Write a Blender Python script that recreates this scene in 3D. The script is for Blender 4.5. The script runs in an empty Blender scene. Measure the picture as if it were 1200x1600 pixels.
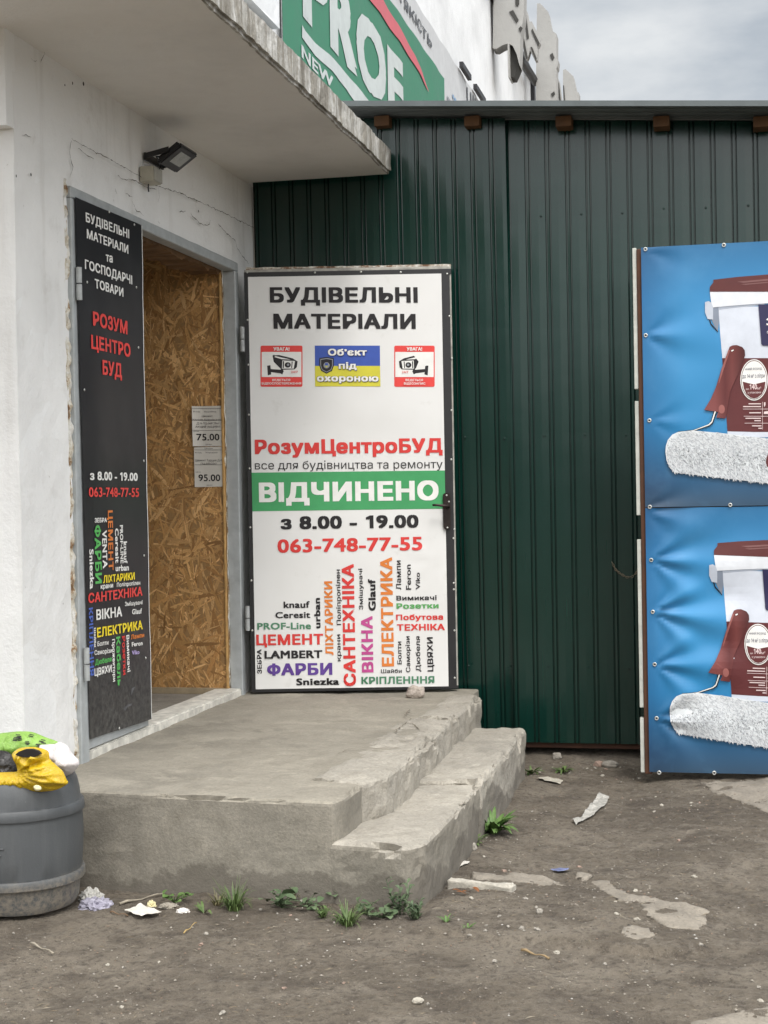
import bpy, bmesh, math, random
from mathutils import Vector, Matrix, noise as mnoise
import numpy as np
random.seed(7)
PI = math.pi
R = math.radians
SC = bpy.context.scene
COL = SC.collection
# ------------------------------------------------------------------ camera
CAMF, CAMH = 2400.0, 1.27           # focal length in pixels of the 1200x1600 photograph, eye height
YAW, PITCH, ROLL = R(12.624), R(0.581), 0.018
FW = Vector((-math.sin(YAW)*math.cos(PITCH), math.cos(YAW)*math.cos(PITCH), -math.sin(PITCH)))
R0 = Vector((math.cos(YAW), math.sin(YAW), 0)); U0 = R0.cross(FW)
RT = math.cos(ROLL)*R0 - math.sin(ROLL)*U0
UP = math.cos(ROLL)*U0 + math.sin(ROLL)*R0
CAM = Vector((0, 0, CAMH))
cd = bpy.data.cameras.new('camera'); cam = bpy.data.objects.new('camera', cd); COL.objects.link(cam)
cam.matrix_world = Matrix((( RT.x, UP.x, -FW.x, CAM.x), (RT.y, UP.y, -FW.y, CAM.y), (RT.z, UP.z, -FW.z, CAM.z), (0, 0, 0, 1)))
cd.sensor_fit = 'VERTICAL'; cd.sensor_height = 36; cd.lens = CAMF/1600*36
cd.clip_start = 0.05; cd.clip_end = 2000
SC.camera = cam
# ------------------------------------------------------------------ light
SUN_EL, SUN_AZ = R(58), R(-28)      # sun direction: azimuth measured from -Y (behind the camera) towards +X
sd = Vector((-math.sin(SUN_AZ)*math.cos(SUN_EL), -math.cos(SUN_AZ)*math.cos(SUN_EL), math.sin(SUN_EL)))
W = bpy.data.worlds.new('World'); SC.world = W; W.use_nodes = True
nt = W.node_tree; nt.nodes.clear()
def wn(t, **k):
    n = nt.nodes.new(t)
    for a, b in k.items(): setattr(n, a, b)
    return n
sky = wn('ShaderNodeTexSky', sky_type='NISHITA', sun_disc=False, sun_elevation=SUN_EL, sun_rotation=math.atan2(sd.x, sd.y))
sky.air_density = 1.2; sky.dust_density = 2.0
tc = wn('ShaderNodeTexCoord'); mp = wn('ShaderNodeMapping'); mp.inputs['Scale'].default_value = (1.2, 1.2, 3.2); mp.inputs['Location'].default_value = (2.1, 0.3, .35)
nz = wn('ShaderNodeTexNoise'); nz.inputs['Scale'].default_value = 3.2; nz.inputs['Detail'].default_value = 7; nz.inputs['Roughness'].default_value = .55
rp = wn('ShaderNodeValToRGB'); rp.color_ramp.elements[0].position = .40; rp.color_ramp.elements[1].position = .60
rp.color_ramp.elements[0].color = (5.6, 6.0, 6.5, 1); rp.color_ramp.elements[1].color = (9.2, 9.2, 9.2, 1)
mx = wn('ShaderNodeMixRGB'); mx.inputs[0].default_value = .92
bg = wn('ShaderNodeBackground'); bg.inputs['Strength'].default_value = .11
wo = wn('ShaderNodeOutputWorld')
L = nt.links.new
L(tc.outputs['Generated'], mp.inputs[0]); L(mp.outputs[0], nz.inputs[0]); L(nz.outputs[0], rp.inputs[0])
# the overcast is brightest round the hidden sun
dt = wn('ShaderNodeVectorMath', operation='DOT_PRODUCT'); dt.inputs[1].default_value = sd; L(tc.outputs['Generated'], dt.inputs[0])
mr = wn('ShaderNodeMapRange'); mr.inputs['From Min'].default_value = .15; mr.inputs['From Max'].default_value = 1; mr.inputs['To Min'].default_value = .70; mr.inputs['To Max'].default_value = 3.3; L(dt.outputs['Value'], mr.inputs[0])
warm = wn('ShaderNodeValToRGB'); warm.color_ramp.elements[0].position = .1; warm.color_ramp.elements[0].color = (.96, .985, 1, 1); warm.color_ramp.elements[1].position = .75; warm.color_ramp.elements[1].color = (1, .972, .93, 1); L(dt.outputs['Value'], warm.inputs[0])
wm = wn('ShaderNodeMixRGB', blend_type='MULTIPLY'); wm.inputs[0].default_value = 1; L(mx.outputs[0], wm.inputs[1]); L(warm.outputs[0], wm.inputs[2])
mu = wn('ShaderNodeVectorMath', operation='SCALE'); L(wm.outputs[0], mu.inputs[0]); L(mr.outputs[0], mu.inputs['Scale'])
L(sky.outputs[0], mx.inputs[1]); L(rp.outputs[0], mx.inputs[2]); L(mu.outputs[0], bg.inputs[0]); L(bg.outputs[0], wo.inputs[0])
sl = bpy.data.lights.new('sun', 'SUN'); sl.energy = 1.5; sl.angle = R(14); sl.color = (1, .97, .93)
so = bpy.data.objects.new('sun', sl); COL.objects.link(so); so.rotation_euler = (-sd).to_track_quat('-Z', 'Y').to_euler(); so.location = (0, 0, 30)
SC.view_settings.view_transform = 'Standard'; SC.view_settings.look = 'None'
SC.view_settings.exposure = 0.28; SC.view_settings.gamma = 1
SC.cycles.max_bounces = 6
# ------------------------------------------------------------------ unprojection (pixel of the photograph -> point on a real plane)
def ray(u, v): return FW + (u-600)/CAMF*RT + (800-v)/CAMF*UP
def onz(u, v, z): d = ray(u, v); return CAM + d*((z-CAM.z)/d.z)
def ony(u, v, y): d = ray(u, v); return CAM + d*((y-CAM.y)/d.y)
def onx(u, v, x): d = ray(u, v); return CAM + d*((x-CAM.x)/d.x)
def z6(o, s, pts): return [(o[0]+s*x, o[1]+s*y) for x, y in pts]
# ------------------------------------------------------------------ materials
def lin(c):
    if isinstance(c, str):
        c = [int(c[i:i+2], 16)/255 for i in (0, 2, 4)]
    return tuple(((x+.055)/1.055)**2.4 if x > .04045 else x/12.92 for x in c) + (1,)
MATS = {}
class NT:
    def __init__(s, name):
        s.m = bpy.data.materials.new(name); s.m.use_nodes = True; s.t = s.m.node_tree
        s.b = s.t.nodes['Principled BSDF']; MATS[name] = s.m
    def n(s, t, **k):
        n = s.t.nodes.new(t)
        for a, b in k.items(): setattr(n, a, b)
        return n
    def link(s, a, b): s.t.links.new(a, b)
    def co(s): return s.n('ShaderNodeTexCoord').outputs['Object']
    def mapping(s, src, scale=(1, 1, 1), rot=(0, 0, 0), loc=(0, 0, 0)):
        m = s.n('ShaderNodeMapping'); m.inputs['Scale'].default_value = scale; m.inputs['Rotation'].default_value = rot; m.inputs['Location'].default_value = loc
        s.link(src, m.inputs[0]); return m.outputs[0]
    def noise(s, src, scale, detail=4, rough=.55, dist=0):
        n = s.n('ShaderNodeTexNoise'); n.inputs['Scale'].default_value = scale; n.inputs['Detail'].default_value = detail
        n.inputs['Roughness'].default_value = rough; n.inputs['Distortion'].default_value = dist; s.link(src, n.inputs['Vector']); return n.outputs[0]
    def vor(s, src, scale, feature='F1', out='Distance'):
        n = s.n('ShaderNodeTexVoronoi', feature=feature); n.inputs['Scale'].default_value = scale; s.link(src, n.inputs['Vector']); return n.outputs[out]
    def ramp(s, src, stops):
        r = s.n('ShaderNodeValToRGB'); e = r.color_ramp.elements
        while len(e) < len(stops): e.new(.5)
        for k, (p, c) in enumerate(stops):
            e[k].position = p; e[k].color = c if len(c) == 4 else tuple(c)+(1,)
        s.link(src, r.inputs[0]); return r.outputs[0]
    def f(s, src, a, b):
        if a > b: return s.ramp(src, [(b, (1, 1, 1)), (a, (0, 0, 0))])
        return s.ramp(src, [(a, (0, 0, 0)), (b, (1, 1, 1))])
    def mix(s, fac, a, b, mode='MIX'):
        m = s.n('ShaderNodeMixRGB', blend_type=mode)
        for k, x in enumerate((fac, a, b)):
            if isinstance(x, (int, float)): m.inputs[k].default_value = x if k == 0 else (x, x, x, 1)
            elif isinstance(x, tuple): m.inputs[k].default_value = x if len(x) == 4 else x+(1,)
            else: s.link(x, m.inputs[k])
        return m.outputs[0]
    def math(s, op, a, b=0.0, clamp=False):
        m = s.n('ShaderNodeMath', operation=op, use_clamp=clamp)
        for k, x in enumerate((a, b)):
            if isinstance(x, (int, float)): m.inputs[k].default_value = x
            else: s.link(x, m.inputs[k])
        return m.outputs[0]
    def bump(s, h, strength=.3, dist=.01):
        b = s.n('ShaderNodeBump'); b.inputs['Strength'].default_value = strength; b.inputs['Distance'].default_value = dist
        s.link(h, b.inputs['Height']); s.link(b.outputs[0], s.b.inputs['Normal'])
    def set(s, col=None, rough=None, **k):
        for nm, x in (('Base Color', col), ('Roughness', rough), *[(a.replace('_', ' '), b) for a, b in k.items()]):
            if x is None: continue
            if isinstance(x, (int, float)): s.b.inputs[nm].default_value = x
            elif isinstance(x, tuple): s.b.inputs[nm].default_value = x if len(x) == 4 else x+(1,)
            else: s.link(x, s.b.inputs[nm])
        return s.m
def plain(name, col, rough=.6, var=.12, scale=30, bump=0.0, **k):
    """a paint, plastic, print or metal: one colour with slight wear and uneven gloss"""
    if name in MATS: return MATS[name]
    c = lin(col) if not isinstance(col, tuple) else col
    t = NT(name); co = t.co(); n = t.noise(co, scale, 5, .6)
    d = tuple(x*(1-var) for x in c[:3]); l = tuple(min(1, x*(1+var)) for x in c[:3])
    t.set(t.ramp(n, [(.3, d), (.7, l)]), t.math('ADD', t.math('MULTIPLY', n, .2), rough-.1), **k)
    if bump: t.bump(n, bump, .004)
    return t.m
def m_plaster(name, base=(.74, .74, .72), dirt=(.50, .48, .44), amt=1.0):
    t = NT(name); co = t.co()
    big = t.noise(co, 1.7, 6, .6); mid = t.noise(co, 9, 6, .6); fine = t.noise(co, 70, 4, .6)
    streak = t.noise(t.mapping(co, (9, 9, .7)), 1.0, 5, .6)
    c = t.mix(t.f(big, .45, .72), base, tuple(x*.84 for x in base))
    c = t.mix(t.math('MULTIPLY', t.f(streak, .55, .8), .38*amt), c, dirt)
    c = t.mix(t.math('MULTIPLY', t.f(mid, .6, .8), .3*amt), c, dirt)
    spots = t.f(t.noise(co, 26, 3, .5), .74, .78)
    c = t.mix(t.math('MULTIPLY', spots, .4*amt), c, (.3, .27, .23))
    t.set(c, .85)
    h = t.math('ADD', t.math('MULTIPLY', mid, 1.0), t.math('MULTIPLY', fine, .35))
    t.bump(h, .45, .012); return t.m
def m_concrete(name, base=(.34, .325, .29), damp=False, bs=.6):
    t = NT(name); co = t.co()
    big = t.noise(co, 2.1, 7, .62, .4); mid = t.noise(co, 11, 7, .65); fine = t.noise(co, 120, 3, .7)
    c = t.ramp(big, [(.30, tuple(x*.62 for x in base)), (.42, tuple(x*.86 for x in base)), (.47, base), (.58, base), (.64, tuple(x*1.18 for x in base)), (.75, tuple(x*1.3 for x in base))])
    c = t.mix(t.math('MULTIPLY', t.f(mid, .5, .72), .5), c, tuple(x*y for x, y in zip(base, (.62, .60, .56))))
    trow = t.noise(t.mapping(co, (2, 2, 4.5)), 2.2, 7, .68, .5)
    c = t.mix(t.math('MULTIPLY', t.f(trow, .545, .60), .42), c, tuple(x*1.32 for x in base)); c = t.mix(t.math('MULTIPLY', t.f(t.noise(t.mapping(co, (1.5, 1.5, 5), loc=(3, 1, 2)), 1.6, 6, .65, 1.5), .56, .60), .35), c, tuple(x*.74 for x in base))
    c = t.mix(t.math('MULTIPLY', t.f(fine, .35, .75), .35), c, tuple(x*.75 for x in base))
    ag = t.vor(co, 130, 'F1', 'Color'); c = t.mix(.16, c, t.ramp(ag, [(.1, (.35, .33, .30)), (.5, (1, 1, 1)), (.9, (1.6, 1.55, 1.5))]), 'MULTIPLY')
    pits = t.f(t.vor(co, 60, 'F1'), .06, .16)
    c = t.mix(t.math('MULTIPLY', t.math('SUBTRACT', 1.0, pits), .5), c, (.13, .12, .10))
    if damp:                                   # rising damp: a stain with a ragged edge of its own along the foot of the plinth
        sx = t.n('ShaderNodeSeparateXYZ'); t.link(co, sx.inputs[0])
        w = t.math('ADD', sx.outputs[2], t.math('MULTIPLY', t.math('SUBTRACT', big, .5), -.45))
        w = t.math('ADD', w, t.math('MULTIPLY', t.math('SUBTRACT', mid, .5), -.08))
        f = t.f(w, .052, .066)
        c = t.mix(t.math('MULTIPLY', t.math('SUBTRACT', 1.0, f), .68), c, (.105, .092, .075))
    t.set(c, .92)
    t.bump(t.math('ADD', t.math('MULTIPLY', mid, .9), t.math('MULTIPLY', fine, .5)), bs, .012)
    return t.m
def m_print(name, col, rough=.5):
    """ink on vinyl banner: slightly scuffed"""
    return plain(name, col, rough, .07, 14, Specular_IOR_Level=.35)
def m_attr(name, rough=.7, bump=0.0):
    t = NT(name); a = t.n('ShaderNodeVertexColor', layer_name='Col')
    co = t.co(); n = t.noise(co, 160, 4, .6)
    t.set(t.mix(.35, a.outputs[0], t.ramp(n, [(.3, (.25, .25, .25)), (.7, (1, 1, 1))]), 'MULTIPLY'), rough)
    if bump: t.bump(n, bump, .003)
    return t.m
# ------------------------------------------------------------------ objects
def thing(name, label, cat, loc=(0, 0, 0), group=None, kind=None):
    o = bpy.data.objects.new(name, None); COL.objects.link(o); o.location = loc; o.empty_display_size = .1
    tag(o, label, cat, group, kind); return o
def tag(o, label=None, cat=None, group=None, kind=None):
    if label: o['label'] = label
    if cat: o['category'] = cat
    if group: o['group'] = group
    if kind: o['kind'] = kind
    return o
def root_loc(p):
    v = Vector((0, 0, 0))
    while p is not None: v += Vector(p.location); p = p.parent
    return v
def obj(name, bm, m, parent=None, smooth=False, loc=None):
    """link a bmesh given in world coordinates as ONE mesh object under parent (or at loc)"""
    base = root_loc(parent) if loc is None else Vector(loc)
    me = bpy.data.meshes.new(name)
    if base.length: bmesh.ops.translate(bm, verts=bm.verts, vec=-base)
    bm.normal_update()
    if smooth:
        for f in bm.faces: f.smooth = True
    bm.to_mesh(me); bm.free()
    for x in (m if isinstance(m, (list, tuple)) else [m]): me.materials.append(x)
    o = bpy.data.objects.new(name, me); COL.objects.link(o)
    if parent is not None: o.parent = parent
    if loc is not None: o.location = base - (root_loc(parent) if parent is not None else Vector((0, 0, 0)))
    return o
def box(bm, x0, x1, y0, y1, z0, z1, mi=0):
    vs = [bm.verts.new((x, y, z)) for z in (z0, z1) for y in (y0, y1) for x in (x0, x1)]
    fs = [(0, 2, 3, 1), (4, 5, 7, 6), (0, 1, 5, 4), (2, 6, 7, 3), (0, 4, 6, 2), (1, 3, 7, 5)]
    out = []
    for f in fs:
        q = bm.faces.new([vs[i] for i in f]); q.material_index = mi; out.append(q)
    return out
def bbox(name, dims, m, parent=None, bevel=0.004):
    bm = bmesh.new(); box(bm, *dims)
    if bevel: bmesh.ops.bevel(bm, geom=bm.edges[:], offset=bevel, segments=2, affect='EDGES', profile=.5)
    return obj(name, bm, m, parent)
def obox(bm, o, ax, ay, az, mi=0):
    """box from corner o with edge vectors"""
    vs = [bm.verts.new(o + a*ax + b*ay + c*az) for c in (0, 1) for b in (0, 1) for a in (0, 1)]
    for f in [(0, 2, 3, 1), (4, 5, 7, 6), (0, 1, 5, 4), (2, 6, 7, 3), (0, 4, 6, 2), (1, 3, 7, 5)]:
        bm.faces.new([vs[i] for i in f]).material_index = mi
    bmesh.ops.recalc_face_normals(bm, faces=bm.faces[:])
def tube(bm, pts, r, n=8, caps=True):
    pts = [Vector(p) for p in pts]; rings = []
    for i, p in enumerate(pts):
        d = (pts[min(i+1, len(pts)-1)] - pts[max(i-1, 0)]).normalized()
        a = d.cross(Vector((0, 0, 1)));
        if a.length < .05: a = d.cross(Vector((1, 0, 0)))
        a.normalize(); b = d.cross(a)
        rr = r[i] if isinstance(r, (list, tuple)) else r
        rings.append([bm.verts.new(p + rr*(math.cos(2*PI*k/n)*a + math.sin(2*PI*k/n)*b)) for k in range(n)])
    for A, B in zip(rings, rings[1:]):
        for k in range(n): bm.faces.new((A[k], A[(k+1) % n], B[(k+1) % n], B[k]))
    if caps:
        bm.faces.new(rings[0][::-1]); bm.faces.new(rings[-1])
def prism(bm, pts, vec):
    """extrude a planar outline by vec"""
    a = [bm.verts.new(p) for p in pts]; b = [bm.verts.new(Vector(p)+vec) for p in pts]
    bm.faces.new(a[::-1]); bm.faces.new(b)
    for i in range(len(a)): bm.faces.new((a[i], a[(i+1) % len(a)], b[(i+1) % len(a)], b[i]))
    bmesh.ops.recalc_face_normals(bm, faces=bm.faces[:])
def cut(bm, step, axes=(0, 1)):
    for ax in axes:
        c = [v.co[ax] for v in bm.verts]
        lo, hi = min(c), max(c)
        k = math.floor(lo/step)+1
        while k*step < hi-1e-5:
            co = Vector((0, 0, 0)); co[ax] = k*step; no = Vector((0, 0, 0)); no[ax] = 1
            bmesh.ops.bisect_plane(bm, geom=bm.verts[:]+bm.edges[:]+bm.faces[:], plane_co=co, plane_no=no, dist=1e-6)
            k += 1
def fbm(p, sc, oct=4): return mnoise.fractal(Vector(p)*sc, .9, 2.1, oct, noise_basis='PERLIN_ORIGINAL')
def rough(bm, amp, sc, amp2=0.0, sc2=1.0, keep=None):
    bm.normal_update()
    for v in bm.verts:
        if keep and keep(v.co): continue
        d = amp*fbm(v.co, sc)
        if amp2: d += amp2*fbm(v.co, sc2, 2)
        v.co += v.normal*d
def slab(pts, z0, z1, bev=.018, step=.03, amp=.006, sc=7, amp2=.003, sc2=40, inner=None):
    """a chunk of cast concrete with worn edges; pts = plan outline (x, y)"""
    bm = bmesh.new(); prism(bm, [Vector((x, y, z0)) for x, y in pts], Vector((0, 0, z1-z0)))
    bmesh.ops.bevel(bm, geom=[e for e in bm.edges if max(v.co.z for v in e.verts) > z1-1e-4 and (inner is None or sum(v.co.x for v in e.verts)/2 > inner)], offset=bev, segments=3, affect='EDGES', profile=.6)
    bmesh.ops.triangulate(bm, faces=[f for f in bm.faces if len(f.verts) > 4])
    cut(bm, step, (0, 1, 2))
    rough(bm, amp, sc, amp2, sc2)
    bm.normal_update()
    for v in bm.verts:                          # bites out of the arrises
        if .12 < v.normal.z < .97 and v.co.z > z1-.06: v.co -= v.normal*max(0, fbm(v.co, 8, 5)-.10)*.055*(bev/.02)
    if inner is not None:
        for v in bm.verts:
            if v.co.z > z1-.03: v.co.z -= .022*smooth01((inner+.03-v.co.x)/.10)
    return bm
# ------------------------------------------------------------------ flat surfaces that carry print
class Surf:
    """a plane in the place with local metres (s, t); h(s, t) is the cloth's own waviness"""
    def __init__(self, O, S, N, h=None, T=Vector((0, 0, 1))):
        self.O, self.S, self.T, self.N = Vector(O), Vector(S).normalized(), T, Vector(N).normalized(); self.h = h
    def px(self, u, v):
        d = ray(u, v); t = (self.O-CAM).dot(self.N)/d.dot(self.N); p = CAM+d*t-self.O
        return (p.dot(self.S), p.dot(self.T))
    def pxs(self, pts): return [self.px(u, v) for u, v in pts]
    def world(self, s, t, lay=0.0):
        h = self.h(s, t) if self.h else 0
        return self.O + self.S*s + self.T*t + self.N*(h+lay)
    def place(self, bm, lay, step=.05):
        if step: cut(bm, step)
        for v in bm.verts: v.co = self.world(v.co.x, v.co.y, lay + v.co.z)
        bm.normal_update()
        if bm.faces:
            a = Vector((0, 0, 0))
            for f in bm.faces: a += f.normal*f.calc_area()
            if a.dot(self.N) < 0: bmesh.ops.reverse_faces(bm, faces=bm.faces[:])
        return bm
    def poly(self, bm, pts, mi=0):
        f = bm.faces.new([bm.verts.new((a, b, 0)) for a, b in pts]); f.material_index = mi
        if len(pts) > 4: bmesh.ops.triangulate(bm, faces=[f])
    def ell(self, bm, c, rx, ry, n=28, mi=0):
        self.poly(bm, [(c[0]+rx*math.cos(2*PI*k/n), c[1]+ry*math.sin(2*PI*k/n)) for k in range(n)], mi)
FONTCACHE, GLYPH = {}, {}
from mathutils.geometry import interpolate_bezier
def area2(p): return sum(a[0]*b[1]-b[0]*a[1] for a, b in zip(p, p[1:]+p[:1]))/2
def within(q, p):
    c = False
    for (x1, y1), (x2, y2) in zip(p, p[1:]+p[:1]):
        if (y1 > q[1]) != (y2 > q[1]) and q[0] < (x2-x1)*(q[1]-y1)/(y2-y1)+x1: c = not c
    return c
def fill(loops):
    c = bpy.data.curves.new('fill', 'CURVE'); c.dimensions = '2D'; c.fill_mode = 'FRONT'
    for lp in loops:
        sp = c.splines.new('POLY'); sp.points.add(len(lp)-1); sp.use_cyclic_u = True
        for p, q in zip(sp.points, lp): p.co = (q[0], q[1], 0, 1)
    o = bpy.data.objects.new('fill', c); COL.objects.link(o); dg = bpy.context.evaluated_depsgraph_get(); ev = o.evaluated_get(dg); me = ev.to_mesh()
    r = ([v.co.copy() for v in me.vertices], [tuple(p.vertices) for p in me.polygons]); ev.to_mesh_clear(); bpy.data.objects.remove(o); bpy.data.curves.remove(c); return r
def raw_loops(body):
    c = bpy.data.curves.new('txt', 'FONT'); c.body = body; c.size = 1
    o = bpy.data.objects.new('txt', c); COL.objects.link(o); dg = bpy.context.evaluated_depsgraph_get(); cu = o.evaluated_get(dg).to_curve(dg); out = []
    for sp in cu.splines:
        lp = []; bp = list(sp.bezier_points)
        if bp:
            for a, b in zip(bp, bp[1:]+bp[:1]):
                straight = (a.handle_right-a.co).length < 1e-5 and (b.handle_left-b.co).length < 1e-5
                n = 2 if straight or a.handle_right_type == b.handle_left_type == 'VECTOR' else 6
                lp += [tuple(q[:2]) for q in interpolate_bezier(a.co, a.handle_right, b.handle_left, b.co, n)[:-1]]
        else: lp = [tuple(p.co[:2]) for p in sp.points]
        if len(lp) > 2: out.append(lp)
    o.to_curve_clear() if hasattr(o, 'to_curve_clear') else None
    bpy.data.objects.remove(o); bpy.data.curves.remove(c); return out
BAR = min(x for lp in raw_loops('|') for x, y in lp)
def text_mesh(body):
    c = bpy.data.curves.new('txt', 'FONT'); c.body = body; c.size = 1; c.resolution_u = 3
    o = bpy.data.objects.new('txt', c); COL.objects.link(o); dg = bpy.context.evaluated_depsgraph_get(); ev = o.evaluated_get(dg); me = ev.to_mesh()
    r = ([v.co.copy() for v in me.vertices], [tuple(p.vertices) for p in me.polygons]); ev.to_mesh_clear(); bpy.data.objects.remove(o); bpy.data.curves.remove(c); return r
def glyph(ch):
    """one letter: list of separately filled pieces (overlapping contours kept apart) and its advance"""
    if ch in GLYPH: return GLYPH[ch]
    def advance(c): return max(min(x for x, y in lp) for lp in raw_loops(c+'|')) - BAR
    if ch == ' ': g_ = ([], .27)
    elif ch == 'Ф':
        v, f = text_mesh('О'); xm = (min(q.x for q in v)+max(q.x for q in v))/2; v = [Vector((q.x, .364+(q.y-.364)*.74, 0)) for q in v]
        g_ = ([(v, f), fill([[(xm-.046, -.01), (xm+.046, -.01), (xm+.046, .738), (xm-.046, .738)]])], advance('О'))
    elif ch not in 'нЧІ1': g_ = ([text_mesh(ch)], advance(ch))
    else:
        if ch == 'І': loops, adv = [[(.08, 0), (.17, 0), (.17, .728), (.08, .728)]], .25
        elif ch == '1': loops, adv = [[(.245, 0), (.335, 0), (.335, .682), (.262, .682), (.085, .575), (.085, .485), (.245, .58)]], .46
        else:
            loops = raw_loops(ch); two = raw_loops(ch+'|')
            adv = max(min(x for x, y in lp) for lp in two if len(lp) == 4 or True) - BAR
        big = max(loops, key=lambda l: abs(area2(l))); sg = 1 if area2(big) > 0 else -1
        outer = [l for l in loops if area2(l)*sg > 0]; holes = [l for l in loops if area2(l)*sg <= 0]
        pieces = []
        for k, l in enumerate(outer):
            hs = [h for h in holes if within(h[0], l) and not any(o2 is not l and abs(area2(o2)) < abs(area2(l)) and within(h[0], o2) for o2 in outer)]
            pieces.append(fill([l]+hs))
        g_ = (pieces, adv)
    GLYPH[ch] = g_; return g_
def text_verts(s, bold):
    key = (s, bold)
    if key not in FONTCACHE:
        v0, f0, x = [], [], 0
        for ch in s:
            pieces, adv = glyph(ch)
            for k, (v, f) in enumerate(pieces):
                n_ = len(v0); v0 += [Vector((q.x+x, q.y, k*1.5e-5)) for q in v]; f0 += [tuple(i+n_ for i in p) for p in f]
            x += adv + bold*.9
        vs, fs = [], []
        # a heavier weight: the same outline laid down several times, each copy a hair's breadth above the last
        for k, (dx, dy) in enumerate([(0, 0)] if bold < .004 else [(-1, -1), (1, 1), (-1, 1), (1, -1)] + ([(0, 0)] if bold > .03 else [])):
            n_ = len(vs); vs += [Vector((v.x+dx*bold, v.y+dy*bold*.75, v.z+k*6e-5)) for v in v0]; fs += [tuple(i+n_ for i in f) for f in f0]
        FONTCACHE[key] = (vs, fs)
    return FONTCACHE[key]
CAPREF = {}
def cap_height(bold, ch='H'):
    k = (bold, ch)
    if k not in CAPREF:
        vs, _ = text_verts(ch, bold); CAPREF[k] = (min(v.y for v in vs), max(v.y for v in vs))
    return CAPREF[k]
def add_text(bm, s, org, w, hgt, rot=0, bold=.03, ref='H', mi=0, shear=0.0, dy=0.0):
    """text whose baseline starts at org, is w long and has reference height hgt; rot 0, 90 or -90 degrees"""
    cyr = any('\u0400' < c < '\u0430' and c.isupper() for c in s)
    if ref == 'H' and cyr: ref = 'Н'
    if ref == 'x' and any('\u0400' < c < '\u0500' for c in s): ref = 'х'
    vs, fs = text_verts(s, bold); y0, y1 = cap_height(bold, ref)
    x0 = min(v.x for v in vs); x1 = max(v.x for v in vs)
    kx = w/(x1-x0); ky = hgt/(y1-y0); ca, sa = {0: (1, 0), 90: (0, 1), -90: (0, -1)}[rot]
    nv = []
    for v in vs:
        x = (v.x-x0)*kx; y = (v.y-y0)*ky; x += shear*y; y += dy*x
        nv.append(bm.verts.new((org[0]+x*ca-y*sa, org[1]+x*sa+y*ca, v.z)))
    for f in fs:
        try: bm.faces.new([nv[i] for i in f]).material_index = mi
        except ValueError: pass
def ptext(S, bm, s, bl, br, tl, bold=.03, ref='H', mi=0, o=(0, 0), k=1.0, shear=0.0, slope=True):
    """horizontal text from pixels: baseline left, baseline right, top left"""
    f = lambda p: S.px(o[0]+k*p[0], o[1]+k*p[1])
    a, b, c = f(bl), f(br), f(tl)
    add_text(bm, s, a, b[0]-a[0], c[1]-a[1], 0, bold, ref, mi, shear, (b[1]-a[1])/(b[0]-a[0]) if slope else 0)
def vtext(S, bm, s, x0, x1, y0, y1, rot, bold=.03, ref='H', mi=0, o=(0, 0), k=1.0):
    """text turned a quarter: pixel box x0..x1, y0 (upper)..y1 (lower)"""
    f = lambda x, y: S.px(o[0]+k*x, o[1]+k*y)
    xm, ym = (x0+x1)/2, (y0+y1)/2
    sL, sR = f(x0, ym)[0], f(x1, ym)[0]; tT, tB = f(xm, y0)[1], f(xm, y1)[1]
    if rot == 90: add_text(bm, s, (sR, tB), tT-tB, sR-sL, 90, bold, ref, mi)
    else: add_text(bm, s, (sL, tT), tT-tB, sR-sL, -90, bold, ref, mi)
def dome(S, s, t, r, m, parent, name='screw', lay=.002, hgt=.5):
    bm = bmesh.new(); bmesh.ops.create_uvsphere(bm, u_segments=10, v_segments=6, radius=r)
    c = S.world(s, t, lay); rot = S.N.to_track_quat('Z', 'Y').to_matrix().to_4x4()
    bmesh.ops.scale(bm, verts=bm.verts, vec=(1, 1, hgt)); bmesh.ops.transform(bm, verts=bm.verts, matrix=Matrix.Translation(c) @ rot)
    return obj(name, bm, m, parent, True)
def ring(S, s, t, r, m, parent, name='eyelet', lay=.003):
    bm = bmesh.new(); N = 14; pr = [(r*.45, 0), (r*.6, .002), (r*.85, .002), (r, -.001)]; rows = []
    for k in range(N):
        a = 2*PI*k/N; rows.append([bm.verts.new(S.world(s+q*math.cos(a), t+q*math.sin(a), lay+e)) for q, e in pr])
    for k in range(N):
        A, B = rows[k], rows[(k+1) % N]
        for j in range(len(pr)-1): bm.faces.new((A[j], A[j+1], B[j+1], B[j]))
    bmesh.ops.recalc_face_normals(bm, faces=bm.faces[:])
    return obj(name, bm, m, parent, True)
def disc(p, n, r, m, parent, name):
    bm = bmesh.new(); bmesh.ops.create_circle(bm, cap_ends=True, segments=12, radius=r)
    return obj(name, bm, m, parent)
# ------------------------------------------------------------------ palette
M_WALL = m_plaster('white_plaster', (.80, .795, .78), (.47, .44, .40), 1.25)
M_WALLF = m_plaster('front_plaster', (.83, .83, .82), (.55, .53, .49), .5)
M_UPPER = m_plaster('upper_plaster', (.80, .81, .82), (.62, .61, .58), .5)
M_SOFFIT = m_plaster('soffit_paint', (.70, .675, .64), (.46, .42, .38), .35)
M_CONC = m_concrete('porch_concrete', (.325, .30, .255), True, .8)
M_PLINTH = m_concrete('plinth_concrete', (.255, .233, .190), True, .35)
M_RENDER_SHADE = m_concrete('plinth_render_shaded', (.225, .206, .170), True, .4)
M_STEEL = plain('grey_steel_paint', 'a2a6a7', .5, .14, 18, .1)
M_BLACKV = plain('black_vinyl', '1b1b1f', .38, .22, 6, .05)
M_WHITEV = plain('white_vinyl', 'd9d9d6', .42, .035, 3)
M_GALV = plain('screw_metal', 'c9c9c4', .35, .1, 40, Metallic=.6)
M_BLACKP = plain('black_paint', '1d1c1e', .45, .25, 25, .1)
M_DARKM = plain('dark_steel', '26262a', .5, .2, 20)
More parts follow.
